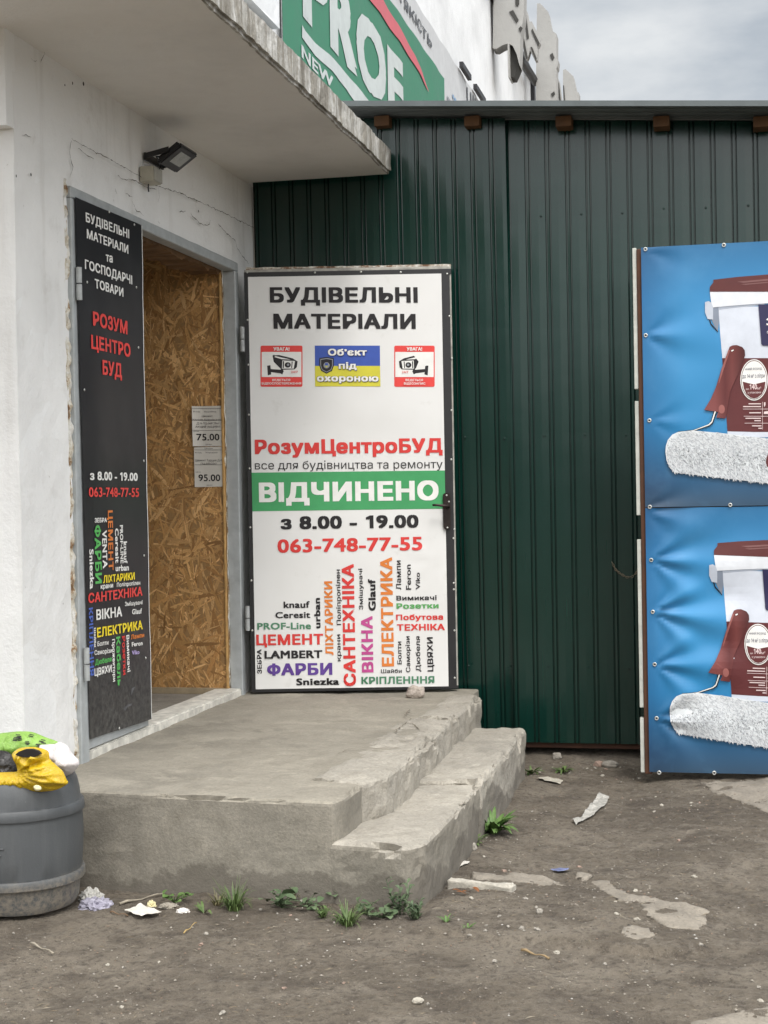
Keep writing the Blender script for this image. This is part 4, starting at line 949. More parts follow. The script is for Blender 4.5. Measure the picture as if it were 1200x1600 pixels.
    # roller: handle, rod and fleece
    art('printed_handle', grad('print_handle', [(0, '7a4240'), (.35, '5c2b2b'), (.6, '6e3937'), (1, '4a2222')], 470, 640), [[(558, 640), (575, 632), (600, 630), (632, 642), (646, 662), (648, 690), (610, 790), (560, 900), (535, 1056), (480, 1050), (492, 1018), (410, 1006), (450, 940), (480, 870), (510, 770)]], .001+11*e)
    art('print', m_print('print_handle_light', '935a55'), [[(552, 655), (560, 660), (522, 775), (498, 850), (494, 850), (512, 765)]], .001+12*e)
    art('print', MATS['print_handle_light'], [circ(512, 1002, 18, 26)], .001+12*e)
    art('print', INK['black'], [[(520+(-1)*k2*6+1, 765-0+ -k2*0 + (k2*-16)+60), (532-k2*-4, 760-k2*16+58), (532-k2*-4, 763-k2*16+58), (520-k2*6+1, 768-k2*16+60)] for k2 in range(0)] or [[(570, 660), (582, 655), (584, 662), (572, 667)]], .001+13*e)
    art('print', INK['white'], [[(566, 662), (580, 656), (582, 662), (570, 668)]], .001+14*e)
    art('print', INK['black'], [[(466, 1014), (484, 1016), (462, 1085), (440, 1102), (350, 1132), (260, 1140), (258, 1132), (345, 1122), (430, 1092), (448, 1076)]], .001+11*e)
    art('print', INK['white'], [[(471, 1015), (478, 1016), (457, 1080), (438, 1096), (350, 1127), (262, 1137), (348, 1124), (434, 1091), (452, 1075)]], .001+12*e)
    rl = [(186, 1250), (188, 1215), (200, 1180), (225, 1150), (260, 1134), (340, 1126), (500, 1140), (781, 1172), (1000, 1200), (1180, 1225), (1200, 1300), (1190, 1400), (1100, 1470), (781, 1432), (600, 1412), (380, 1386), (240, 1370), (212, 1345), (192, 1300)]
    art('printed_roller', m_print('print_fleece', 'd4d8da'), [rl], .001+15*e)
    rnd = random.Random(5)
    bm = bmesh.new(); cl = bm.loops.layers.float_color.new('Col')
    def inside(x, y):
        c = False; n = len(rl)
        for i in range(n):
            (x1, y1), (x2, y2) = rl[i], rl[(i+1) % n]
            if (y1 > y) != (y2 > y) and x < (x2-x1)*(y-y1)/(y2-y1)+x1: c = not c
        return c
    for k_i in range(6500):
        x, y = rnd.uniform(190, 1180), 1126+314*(k_i/6500)+rnd.uniform(-12, 12)
        top = 1128 + max(0, x-340)*.105; bot = 1372 + max(0, x-240)*.108
        q = (y-top)/(bot-top)
        if not inside(x, y) or not inside(x+16, y+8): continue
        dens = math.exp(-((q-.55)/.22)**2)*smooth01((x-190)/90)*(.55+.9*abs(fbm((x, y, 0), .02, 3)))
        dark = rnd.random() < dens*.72
        if dark: c = rnd.choice([(.10, .108, .12), (.18, .19, .205), (.27, .285, .30), (.36, .375, .39), (.44, .455, .47)])
        else: c = rnd.choice([(.60, .62, .64), (.68, .70, .72), (.50, .52, .55), (.74, .75, .76), (.42, .44, .47)])
        a = rnd.gauss(.85, .45)+.5*(q-.5); ln = rnd.uniform(12, 30)*(.8 if dark else 1); w_ = rnd.uniform(1.0, 2.2) if dark else rnd.uniform(1.6, 3.6)
        dx, dy = math.cos(a)*ln, math.sin(a)*ln; ox, oy = -math.sin(a)*w_, math.cos(a)*w_
        ps = pp([(x, y), (x+dx/2+ox, y+dy/2+oy), (x+dx, y+dy), (x+dx/2-ox, y+dy/2-oy)])
        f = bm.faces.new([bm.verts.new((p_[0], p_[1], k_i*1.2e-7+.0001*rnd.random())) for p_ in ps])
        for l in f.loops: l[cl] = (*c, 1)
    for v in bm.verts: v.co = S.world(v.co.x, v.co.y, .001+16*e + v.co.z)
    bm.normal_update()
    for f in bm.faces:
        if f.normal.y > 0: f.normal_flip()
    obj('fleece_print', bm, MATS.get('print_fleece_strokes') or m_attr('print_fleece_strokes', .5), ad)
    art('print', Bm, [[(781, 1262), (772, 1282), (768, 1310), (774, 1335), (790, 1345), (820, 1300), (800, 1262)]], .001+18*e)
    return ad, S
zt = ony(1003, 388, YP).z; zm = ony(1010, 793, YP).z; zb = .012; dz = -(ony(1109, 456, YP).z-ony(1118.5, 867, YP).z)
G1 = [(1008.5, 389.5), (1009, 524), (1014.7, 657), (1015.4, 792)]
def wp(u, v): p = ony(u, v, YP); return (max(p.x, -.352), p.z)
pul1 = [(*wp(1009, 524), .012, .22, 5, .3), (*wp(1009, 390), .005, .15, 6, 0), (*wp(1015, 792), .008, .16, 6, .6), (*wp(1015, 657), .006, .15, 7, 1)]
ad1, S1 = advert(0, 'upper blue paint advertisement with bucket and roller, a smoother sheet', 3, pul1, zt+.003, zm+.001, 0)
G2 = [(1017.6, 875), (1020, 956), (1023, 1038), (1026, 1122)]
pul2 = [(*wp(1017, 875), .019, .26, 8, .4), (*wp(1020, 956), .021, .28, 9, 1.3), (*wp(1023, 1038), .019, .26, 8, .2), (*wp(1026, 1122), .02, .16, 7, .9), (*wp(1012, 800), .010, .2, 6, 2.2)]
ad2, S2 = advert(dz, 'lower blue paint advertisement with creases pulling from its left eyelets', 8, pul2, zm-.003, zb, 1)
for S, ad, pts in ((S1, ad1, [(1008.5, 389.5), (1131, 383), (1009, 524), (1014.7, 657), (1015.4, 792), (1141, 789)]), (S2, ad2, [(1017.6, 875), (1020, 956), (1023, 1038), (1026, 1122), (1030, 1207), (1116, 1207.5)])):
    for u, v in pts:
        s, tt = S.px(u, v); ring(S, max(s, -.348), tt, .0095, M_GALV, ad); dome(S, max(s, -.348), tt, .0042, M_DARKM, ad, lay=.004)
fr = thing('timber_stand', 'timber and white batten frame edge standing behind the blue paint banners', 'frame', (-.38, YP+.05, 0))
M_BAT = plain('white_batten', 'b9bab2', .6, .15, 20)
for v0, v1 in ((388, 608), (627, 805), (843, 1105), (1121, 1213)):
    z1_, z0_ = ony(992, v0, YP+.03).z, max(.005, ony(998, v1, YP+.03).z)
    bbox('batten', (-.402, -.384, YP+.02, YP+.06, z0_, z1_), M_BAT, fr, .002)
bbox('post', (-.383, -.350, YP+.012, YP+.06, .0, zt), plain('brown_post', '4d3020', .8, .25, 14, .2), fr, .003)
bbox('back_rail', (-.349, .8, YP+.03, YP+.07, 1.15, 1.2), M_RAFT, fr, .003)
bbox('back_rail', (-.349, .8, YP+.03, YP+.07, 2.25, 2.3), M_RAFT, fr, .003)
bbox('back_rail', (-.349, .8, YP+.03, YP+.07, .10, .15), M_RAFT, fr, .003)
bbox('back_post', (.75, .80, YP+.021, YP+.029, 0, zt), M_RAFT, fr, .001)
# ------------------------------------------------------------------ green facade banner
def hF(s, t): return .015 + .0035*math.sin(s*9+.6*t) + .005*fbm((s*2.2, t*.5, 4), 1.0, 3)
SF = Surf((WX+.02, 0, 0), (0, 1, 0), (1, 0, 0), hF)
fb = thing('banner', 'large green facade banner with white block lettering and a red stripe', 'banner', (WX, 9, 3.6))
ko, kk = (420, 0), 340/1200
fp = lambda x, y: SF.px(ko[0]+kk*x, ko[1]+kk*y)
sL = SF.px(437, 50)[0]; sR = fp(958, 500)[0]; tg = fp(958, 435)[1]; sR2 = fp(1170, 560)[0]; tw = fp(1000, 320)[1]
bm = bmesh.new(); SF.poly(bm, [(sL, 3.3), (sR2, 3.3), (sR2, tw), (sL, tw)]); obj('white_sheet', SF.place(bm, 0, .06), m_print('facade_white', 'c4c5c6'), fb, True)
bm = bmesh.new(); SF.poly(bm, [(sL+.01, 3.31), (sR, 3.31), (sR, tg), (sL+.01, tg)]); obj('green_field', SF.place(bm, .003, .06), m_print('facade_green', '377d60'), fb, True)
bm = bmesh.new()
a = fp(165, 100); top = fp(622, 222)[1]; base = fp(458, 415)[1]; b = fp(720, 330)
add_text(bm, 'PROF', (a[0], base), b[0]-a[0], top-base, 0, .05)
n0, n1 = fp(157, 300)[0], fp(333, 470)[0]; nt0 = fp(330, 490)[1]; nt1 = fp(165, 255)[1]
add_text(bm, 'NEW', (n0, nt0), n1-n0, nt1-nt0, 0, .03)
SF.poly(bm, [fp(*p) for p in [(160, 140), (180, 172), (240, 240), (310, 300), (380, 370), (470, 480), (560, 585), (470, 585), (410, 490), (330, 395), (240, 310), (160, 208)]])
obj('lettering', SF.place(bm, .007, .06), m_print('facade_letter_white', 'c3c9c7'), fb)
bm = bmesh.new(); SF.poly(bm, [fp(*p) for p in [(430, -160), (545, -140), (600, -20), (690, 130), (740, 215), (790, 310), (830, 400), (870, 512), (858, 490), (812, 400), (765, 325), (700, 225), (620, 110), (545, 10)]])
obj('red_stripe', SF.place(bm, .010, .06), m_print('facade_red', 'c9626b'), fb)
bm = bmesh.new(); tb = fp(880, 265)[1]; tt_ = fp(866, 186)[1]; a = fp(685, 0)[0]; b = fp(884, 240)[0]; add_text(bm, 'А ЯКІСТЬ', (a, tb), b-a, tt_-tb, 0, .02)
a = fp(1082, 500)[0]; b = fp(1145, 560)[0]; c_ = fp(1085, 482)[1]; add_text(bm, 'ЦІН', (a, c_-.2), b-a, .2, 0, .02)
obj('lettering', SF.place(bm, .007, .06), m_print('facade_text_grey', '55585c'), fb)
bm = bmesh.new(); SF.poly(bm, [fp(970, 527), fp(1000, 573), fp(972, 573)]); obj('print', SF.place(bm, .007, None), INK['grey'], fb)
bm = bmesh.new()
for p in ((1005, 535), (1018, 552), (1012, 565), (1028, 570)): c_ = fp(*p); SF.ell(bm, c_, .05, .02, 10)
obj('print', SF.place(bm, .008, None), m_print('facade_blue', '7e9fc0'), fb)
for p0_, p1_ in (((1032, 360), (1080, 448)), ((1110, 482), (1162, 550))):
    a, b = fp(*p0_), fp(*p1_); bm = bmesh.new(); obox(bm, SF.O + Vector((.03, a[0], a[1]-.02)), Vector((.035, 0, 0)), Vector((0, b[0]-a[0], 0)), Vector((0, 0, .05))); obj('clamp', bm, M_DARKM, fb)
# ------------------------------------------------------------------ rooftop sign letters
M_LET = m_plaster('weathered_sign_paint', (.36, .355, .34), (.30, .28, .25), .8)
M_HOL = plain('sign_hollow', '3a3936', .8, .2, 10)
rk, ro = 1/6, (740, 0)
def sign_letter(name, label, y, outline, slots, hollow=None, depth=.22, back=0):
    L_ = thing(name, label, 'sign letter', tuple(ony(*z6(ro, rk, [outline[0]])[0], y)), 'letters of the rooftop sign')
    bm = bmesh.new(); prism(bm, [ony(*q, y) for q in z6(ro, rk, outline)], Vector((0, depth, 0)))
    bmesh.ops.triangulate(bm, faces=[f for f in bm.faces if len(f.verts) > 4]); obj('face', bm, M_LET, L_)
    for s in slots:
        bm = bmesh.new(); prism(bm, [ony(*q, y-.012) for q in z6(ro, rk, s)], Vector((0, .010, 0))); obj('slot', bm, M_HOL, L_)
    if hollow:
        bm = bmesh.new(); prism(bm, [ony(*q, y+.06) for q in z6(ro, rk, hollow)], Vector((0, depth, 0))); obj('hollow', bm, M_HOL, L_)
        bm = bmesh.new(); prism(bm, [ony(*q, y-.03) for q in z6(ro, rk, [(318, 405), (334, 405), (338, 725), (324, 722)])], Vector((0, depth+.05, 0))); obj('rib', bm, M_LET, L_)
    return L_
sign_letter('sign_letter', 'nearest grey rooftop letter with a curved hollow foot and slots', 15.9, [(190, -110), (475, -110), (468, 160), (440, 330), (438, 470), (430, 612), (402, 505), (366, 428), (322, 405), (268, 425), (215, 457), (178, 452)],
            [[(333, 110), (370, 93), (422, 185), (400, 215)], [(390, -60), (425, -60), (427, 35), (408, 60), (392, 45)], [(420, 268), (440, 245), (460, 262), (440, 302)]], [(322, 405), (366, 428), (402, 505), (430, 612), (382, 722), (332, 727)])
sign_letter('sign_letter', 'narrow slanting grey rooftop letter between the two widest letters', 17.3, [(466, 55), (500, 105), (520, 205), (545, 200), (615, 340), (622, 400), (600, 440), (596, 560), (575, 565), (528, 470), (516, 520), (500, 556), (480, 540), (440, 300)],
            [[(470, 115), (492, 140), (518, 350), (498, 372)], [(540, 290), (550, 265), (617, 400), (605, 436)], [(532, 440), (548, 440), (592, 545), (580, 562)], [(442, 300), (462, 310), (508, 540), (488, 552)]], depth=.12)
sign_letter('sign_letter', 'tall grey rooftop letter with a stepped slanting top and two square slots', 18.6, [(594, 32), (625, 32), (700, 112), (706, 150), (735, 288), (776, 316), (776, 548), (792, 560), (786, 620), (776, 640), (776, 1010), (582, 1010)],
            [[(714, 515), (740, 494), (757, 540), (735, 566)], [(724, 880), (755, 855), (763, 880), (740, 910)]])
sign_letter('sign_letter', 'thin dark-edged rooftop letter just right of the tall stepped letter', 19.6, [(778, 700), (805, 765), (826, 940), (826, 1010), (778, 1010)], [[(782, 740), (800, 780), (818, 950), (805, 965)]], depth=.1)
sign_letter('sign_letter', 'smallest and farthest grey rooftop letter at the right end', 20.4, [(838, 655), (862, 648), (935, 714), (965, 858), (986, 868), (986, 1010), (838, 1010)], [[(838, 800), (846, 800), (860, 960), (850, 966)]])
sf = thing('steel_truss', 'thin dark steel frame carrying the rooftop sign letters', 'sign frame', (WX+.1, 17, ZTOP))
bm = bmesh.new()
for a, b in (((437, 545), (580, 770)),): tube(bm, [onx(*z6(ro, rk, [a])[0], WX+.12), onx(*z6(ro, rk, [b])[0], WX+.12)], .05, 8)
for y_ in (16.4, 17.9, 19.2):
    tube(bm, [(WX-.3, y_, ZTOP+.06), (WX-.3, y_+.05, ZTOP+.9)], .025, 6)
tube(bm, [(WX-.3, 15.9, ZTOP+.75), (WX-.3, 20.6, ZTOP+.75)], .025, 6)
obj('bar', bm, M_DARKM, sf)
# ------------------------------------------------------------------ barrel and bags
bc = ony(29, 1400, 4.48); BX, BY = bc.x, 4.475
bar = thing('barrel', 'dirty grey plastic barrel with raised hoops, used as a litter bin', 'barrel', (BX, BY, 0))
prof = [(.0, .004), (.160, .004), (.182, .010), (.192, .03), (.199, .084), (.1995, .0855), (.2095, .0865), (.2125, .090), (.2135, .100), (.2125, .112), (.2105, .1155), (.2025, .1165), (.203, .118), (.207, .18), (.208, .23), (.206, .297), (.206, .2985), (.2125, .2995), (.2135, .303), (.213, .316), (.2105, .328), (.2085, .331), (.2015, .332), (.201, .3335), (.198, .365), (.191, .397), (.184, .411), (.178, .413), (.174, .406), (.172, .37), (.170, .2), (.160, .06), (.0, .05)]
bm = bmesh.new(); N = 64; rows = []
for k in range(N):
    a = 2*PI*k/N; rows.append([bm.verts.new((BX+r*math.cos(a), BY+r*math.sin(a), z)) for r, z in prof[1:-1]])
c0_ = bm.verts.new((BX, BY, .004)); c1_ = bm.verts.new((BX, BY, .055))
for k in range(N):
    A, B = rows[k], rows[(k+1) % N]
    for j in range(len(A)-1): bm.faces.new((A[j], B[j], B[j+1], A[j+1]))
    bm.faces.new((c0_, B[0], A[0])); bm.faces.new((c1_, A[-1], B[-1]))
bmesh.ops.recalc_face_normals(bm, faces=bm.faces[:]); rough(bm, .0025, 6)
t = NT('barrel_plastic'); co = t.co(); n = t.noise(co, 6, 6, .65); sp = t.noise(co, 60, 5, .75); vs_ = t.noise(t.mapping(co, (14, 14, 1.5)), 2, 5, .65); sx = t.n('ShaderNodeSeparateXYZ'); t.link(co, sx.inputs[0])
c = t.mix(t.math('MULTIPLY', t.f(vs_, .45, .7), .4), (.072, .077, .081), (.108, .112, .114)); c = t.mix(t.math('MULTIPLY', t.f(n, .5, .75), .35), c, (.06, .062, .064))
mud = t.math('MULTIPLY', t.f(t.math('ADD', sx.outputs[2], t.math('MULTIPLY', n, .06)), .155, .12), t.f(sp, .36, .6))
c = t.mix(mud, c, (.21, .185, .15)); c = t.mix(t.math('MULTIPLY', t.f(sp, .68, .74), .35), c, (.30, .29, .27))
t.set(c, .5); t.bump(sp, .18, .005)
bo = obj('body', bm, t.m, bar, True); bo.data.set_sharp_from_angle(angle=R(28))
bm = bmesh.new()
SBAR = lambda a, z, r: Vector((BX+r*math.cos(a), BY+r*math.sin(a), z))
for a0, a1, z in ((-1.62, -1.30, .222), (-1.60, -1.34, .202)): tube(bm, [SBAR(a0+(a1-a0)*k/8, z, .2095) for k in range(9)], .0022, 6)
obj('moulded_mark', bm, t.m, bar, True)
def bag(name, label, c, r, seed, col, amp=.35, sub=6, squash=(1, 1, 1), rough_=.35, trans=.0, shape=None, sc=9):
    b = thing(name, label, 'bag', c, 'rubbish bags in the barrel')
    bm = bmesh.new(); bmesh.ops.create_icosphere(bm, subdivisions=sub, radius=1)
    for v in bm.verts:
        d = v.co.normalized(); p = d + Vector((seed*3.1, seed*1.7, seed))
        w = p + Vector((mnoise.noise(p*1.6), mnoise.noise(p*1.6+Vector((4, 0, 0))), mnoise.noise(p*1.6+Vector((0, 7, 0)))))*.8
        th = math.atan2(d.y, d.x)
        k1 = 1-abs(mnoise.noise(Vector((w.x*2.6, w.y*2.6, w.z*1.1))))*2.6; k2 = 1-abs(mnoise.noise(Vector((w.x*6, w.y*6, w.z*2.6))))*2.6; k3 = 1-abs(mnoise.noise(w*9))*2.4
        q = d*(1 + amp*(.34*mnoise.noise(p*1.4) + .16*(k1-.5) + .10*(k2-.5) + .05*(k3-.5)))
        if shape: q = shape(q, d)
        v.co = Vector(c) + Vector((q.x*r*squash[0], q.y*r*squash[1], q.z*r*squash[2]))
    t = MATS.get('bag_'+col)
    if not t:
        n_ = NT('bag_'+col); co = n_.co(); no = n_.noise(co, 25, 4, .6); cc = lin(col)
        n_.set(n_.ramp(no, [(.3, tuple(x*.75 for x in cc[:3])), (.7, tuple(min(1, x*1.1) for x in cc[:3]))]), rough_, Specular_IOR_Level=.5)
        if trans: n_.b.inputs['Transmission Weight'].default_value = trans; n_.b.inputs['IOR'].default_value = 1.08
        n_.bump(n_.noise(n_.mapping(co, (1, 1, .45)), 30, 6, .6, 2.0), .8, .012); t = n_.m
    obj('film', bm, t, b, True); return b
KB, OB = 340/1200, (0, 1120)
zb2 = lambda x, y, yy: ony(OB[0]+KB*x, OB[1]+KB*y, yy)
def film(name, label, outline, y, T, anchor, seed, col, A=.012, fr=7, rough_=.35, step=.0065, parent=None):
    pts = [zb2(a, b, y) for a, b in outline]; ctr = sum(pts, Vector())/len(pts); an = zb2(*anchor, y)
    b = thing(name, label, 'bag', tuple(ctr), 'rubbish bags in the barrel')
    n_ = len(pts); sm = []
    for i in range(n_):                         # round the outline
        p0, p1, p2, p3 = pts[i-1], pts[i], pts[(i+1) % n_], pts[(i+2) % n_]
        for k in range(4):
            q = k/4; sm.append(.5*((2*p1)+(p2-p0)*q+(2*p0-5*p1+4*p2-p3)*q*q+(3*p1-p0-3*p2+p3)*q**3))
    bm = bmesh.new(); f = bm.faces.new([bm.verts.new((p.x, p.z, 0)) for p in sm]); bmesh.ops.triangulate(bm, faces=[f]); cut(bm, step)
    ring_ = [Vector((p.x, p.z)) for p in sm]
    def edge_d(x, z):
        q = Vector((x, z)); best = 9
        for a, c in zip(ring_, ring_[1:]+ring_[:1]):
            d = c-a; h = max(0, min(1, (q-a).dot(d)/max(1e-9, d.dot(d)))); best = min(best, (q-a-d*h).length)
        return best
    back = bm.copy()
    for M, sg in ((bm, -1), (back, 1)):
        for v in M.verts:
            x, z = v.co.x, v.co.y; d = edge_d(x, z); g = 1-math.exp(-d/(.55*T)); dx, dz = x-an.x, z-an.z; r = math.hypot(dx, dz); th = math.atan2(dz, dx)
            fold = (1-2.2*abs(mnoise.noise(Vector((th*fr+seed*3, r*5, seed)))))*smooth01(r/.03) + .6*(1-2.2*abs(mnoise.noise(Vector((th*fr*2.3, r*9, seed+4)))))*smooth01(r/.05)
            crk = 1-2.4*abs(mnoise.noise(Vector((x*26, z*26, seed+8)) + Vector((mnoise.noise(Vector((x*14, z*14, 1))), 0, 0))))
            off = T*g + g*(A*fold + A*.75*crk) + .018*g*fbm((x, z, seed), 9, 3)
            v.co = Vector((x, y+sg*off, z))
    tmp = bpy.data.meshes.new('tmp'); back.to_mesh(tmp); back.free(); bm.from_mesh(tmp); bpy.data.meshes.remove(tmp)
    bmesh.ops.remove_doubles(bm, verts=bm.verts, dist=2e-4); bmesh.ops.recalc_face_normals(bm, faces=bm.faces[:])
    t = MATS.get('bag_'+col)
    if not t:
        m_ = NT('bag_'+col); co = m_.co(); no = m_.noise(co, 25, 4, .6); cc = lin(col)
        m_.set(m_.ramp(no, [(.3, tuple(x*.85 for x in cc[:3])), (.7, tuple(min(1, x*1.08) for x in cc[:3]))]), rough_, Specular_IOR_Level=.5); m_.b.inputs['Subsurface Weight'].default_value = .5; m_.b.inputs['Subsurface Radius'].default_value = (.02, .02, .02); m_.b.inputs['Subsurface Scale'].default_value = .5
        m_.bump(m_.noise(co, 34, 5, .6, 2.5), .45, .010); t = m_.m
    obj('film', bm, t, b, True); return b
bg_ = film('rubbish_bag', 'green printed plastic bag at the back of the barrel', [(-90, 120), (-20, 95), (40, 86), (110, 80), (180, 84), (250, 112), (312, 134), (318, 150), (280, 200), (180, 240), (-90, 240)], BY+.05, .05, (40, 240), 2, '86ad4e', .007, 4)
film('rubbish_bag', 'white translucent plastic bag bulging at the right rim of the barrel', [(215, 168), (262, 152), (300, 150), (332, 138), (372, 160), (396, 200), (428, 232), (437, 262), (410, 300), (385, 318), (330, 330), (280, 270)], BY-.02, .045, (300, 170), 5, 'cfc9c8', .011, 6, .3)
film('rubbish_bag', 'black plastic bag at the left of the yellow one in the barrel', [(-90, 200), (-20, 186), (30, 188), (62, 208), (88, 255), (100, 310), (60, 350), (-90, 350)], BY-.06, .04, (20, 200), 8, '1a1716', .010, 6, .28)
yb = film('rubbish_bag', 'crumpled yellow carrier bag with its handle loop open, draped inside the barrel rim', [(-90, 322), (-20, 308), (60, 304), (96, 296), (78, 236), (66, 208), (84, 186), (112, 172), (168, 166), (232, 174), (266, 194), (275, 232), (305, 262), (345, 300), (366, 345), (370, 372), (280, 410), (100, 415), (-90, 415)], BY-.135, .026, (110, 300), 11, 'c6a51c', .011, 4, .26, .0045)
bag('rubbish_bag', 'dark bag filling the barrel under the other bags', (BX, BY, .352), .160, 14, '2b2926', .3, 4, (1, 1, .30), .4)
bm = bmesh.new()
dk = [(100, 95), (185, 95), (80, 115), (150, 130), (235, 125), (112, 105), (205, 160)]
ctr = Vector(bg_.location)
for (x, y) in dk:
    tgt = zb2(x, y, BY+.02); d0 = (tgt-CAM).normalized()
    # put each printed mark on the film where a line from outside meets it
    me_ = bg_.children[0].data; best = None
    for v in me_.vertices:
        w = v.co + ctr; rel = (w-CAM); dep = rel.dot(d0); off = (rel-d0*dep).length
        if off < .012 and (best is None or dep < best[0]): best = (dep, w, v.normal.copy())
    if best:
        _, w, nrm = best
        for q in range(3):
            a = Vector((1, 0, 0)).cross(nrm).normalized()*.0022; b_ = a.cross(nrm).normalized()*.008
            off = nrm*.0035 + Vector((0, 0, .0045*(q-1))) + Vector((random.uniform(-.004, .004), 0, 0)); wv = w+off
            bm.faces.new([bm.verts.new(wv+a+b_), bm.verts.new(wv+a*.4-b_), bm.verts.new(wv-a-b_*.7), bm.verts.new(wv-a*.6+b_)])
obj('print', bm, INK['black'], bg_)
# the open handle of the yellow bag shows the dark inside
bm = bmesh.new(); pts = [zb2(x, y, BY-.176) for x, y in [(84, 208), (104, 192), (135, 180), (175, 178), (210, 190), (224, 206), (190, 222), (140, 224), (105, 218)]]
prism(bm, pts, Vector((0, .012, 0))); bmesh.ops.triangulate(bm, faces=bm.faces[:]); obj('dark_opening', bm, plain('bag_inside', '1a1715', .5), yb)
# ------------------------------------------------------------------ litter and stones
def gz(p): return ground_z(p.x, p.y)
def G(u, v): p = onz(u, v, 0); p.z = gz(p); return p
def stone(name, label, cat, u, v, size, seed, mat, z=None, group=None, sub=3):
    p = G(u, v) if z is None else onz(u, v, z)
    o = None; bm = bmesh.new(); bmesh.ops.create_icosphere(bm, subdivisions=sub, radius=1)
    for vv_ in bm.verts:
        d = vv_.co.normalized(); n = fbm(d+Vector((seed, 0, 0)), 1.3, 4)
        m_ = max(abs(d.x), abs(d.y), abs(d.z)); q = d*((.55+.45/m_*.62)+.22*n)
        vv_.co = p + Vector((q.x*size[0], q.y*size[1], q.z*size[2])) + Vector((0, 0, size[2]*.55))
    o = obj(name, bm, mat, None, False, loc=tuple(p)); tag(o, label, cat, group); return o
M_STONE = m_concrete('rubble', (.31, .285, .245)); M_PALE = m_concrete('pale_rubble', (.40, .37, .31)); M_BRICK = m_concrete('brick_rubble', (.33, .24, .19))
stone('stone', 'rough concrete stone wedged under the open white door', 'stone', 649, 1088, (.052, .04, .036), 1, m_concrete('door_stone', (.40, .345, .30)), ZP+.006)
stone('stone', 'grey stone by the shed foot behind the step end', 'stone', 870, 1180, (.028, .022, .022), 2, M_STONE)
stone('stone', 'pale flat stone at the shed foot right of the weeds', 'stone', 953, 1186, (.045, .03, .02), 3, M_STONE)
stone('stone', 'small brown stone left of the pale flat stone by the shed', 'stone', 935, 1185, (.026, .02, .02), 4, M_BRICK)
stone('stone', 'grey stone beside the foot of the lower step', 'stone', 737, 1324, (.022, .02, .02), 5, M_STONE)
stone('stone', 'dark stone tucked against the side of the lower step', 'stone', 708, 1322, (.018, .02, .018), 6, M_BRICK)
stone('stone', 'dark broken lump at the front right corner of the step', 'stone', 677, 1345, (.03, .04, .02), 7, M_BRICK)
stone('stone', 'white stone lying alone on the dirt in the foreground', 'stone', 653, 1563, (.017, .013, .009), 8, M_PALE)
stone('stone', 'rounded grey stone on the dirt between the old paving and the step', 'stone', 843, 1432, (.012, .012, .011), 9, M_STONE)
M_CHUNK = m_concrete('kerb_chunk', (.46, .43, .37))
# concrete chunk like a broken kerb
bm = bmesh.new(); a, b = G(697, 1384), G(797, 1394); d = b-a; d.z = 0; w = Vector((-d.y, d.x, 0)).normalized()*.045
bm.free(); bm = slab([(p.x, p.y) for p in (a, b, b+w*1.1+d*.02, b+w*.6-d*.3, a+w-d*.01)], -.02, a.z+.034, .008, .012, .004, 14, .002, 50)
tag(obj('concrete_chunk', bm, M_CHUNK, None, True, loc=tuple(a)), 'long pale broken piece of concrete kerb on the dirt right of the step', 'rubble')
def flat_litter(name, label, cat, px, mat, lift=.004, crumple=.01, sc=20, solid=.0012, step=.012, sub=0):
    pts = [onz(u, v, 0) for u, v in px]; c = sum(pts, Vector())/len(pts); bm = bmesh.new()
    f = bm.faces.new([bm.verts.new((p.x, p.y, 0)) for p in pts]); bmesh.ops.triangulate(bm, faces=[f]); cut(bm, step)
    for v in bm.verts: v.co.z = gz(v.co) + lift + crumple*(.5+fbm((v.co.x, v.co.y, c.x), sc, 4))
    bm.normal_update()
    for f in bm.faces:
        if f.normal.z < 0: f.normal_flip()
    o = obj(name, bm, mat, None, False, loc=(c.x, c.y, gz(c))); tag(o, label, cat); return o
KZ = 340/1200; zz = lambda pts: z6((0, 1120), KZ, pts)
M_LAV = plain('lavender_film', '8f8c99', .5, .2, 30); M_FILM = plain('clear_film', 'b5b0a6', .3, .2, 20)
def crumpled(name, label, u, v, size, seed, mat, cat, z=None):
    p = G(u, v); bm = bmesh.new(); bmesh.ops.create_icosphere(bm, subdivisions=4, radius=1)
    for vv_ in bm.verts:
        d = vv_.co.normalized(); w = d*1.6+Vector((seed, seed*.7, 0)); rd = (1-abs(mnoise.noise(w*1.5))*2)+.6*(1-abs(mnoise.noise(w*3.4))*2)
        q = d*(.75+.35*rd); vv_.co = p + Vector((q.x*size[0], q.y*size[1], max(-.1, q.z)*size[2]))
    o = obj(name, bm, mat, None, False, loc=tuple(p)); tag(o, label, cat); return o
crumpled('crumpled_bag', 'crumpled lavender plastic bag on the ground beside the barrel', 150, 1413, (.050, .045, .026), 3, M_LAV, 'bag')
crumpled('crumpled_paper', 'crumpled whitish paper behind the lavender bag by the barrel', 143, 1402, (.036, .03, .035), 7, plain('dull_paper', 'aaa8a2', .7, .15, 20), 'paper')
fl = flat_litter('flyer', 'white printed flyer lying on the dirt in front of the platform', 'paper', zz([(685, 1078), (775, 1046), (892, 1084), (778, 1108)]), M_PAPER, .012, .004, 8)
fs_ = Surf(onz(222, 1424, .016), (1, 0, 0), (0, 0, 1), None, T=Vector((0, 1, 0)))
crumpled('crumpled_paper', 'small cream lump of waste between the flyer and the weeds', 237, 1414, (.014, .012, .016), 9, plain('cream_waste', 'cfc69c', .6, .1, 30), 'litter')
crumpled('crumpled_paper', 'small crumpled white tissue under the leafy weed', 286, 1424, (.020, .014, .010), 12, plain('tissue', 'd5d0ca', .7, .1, 30), 'litter')
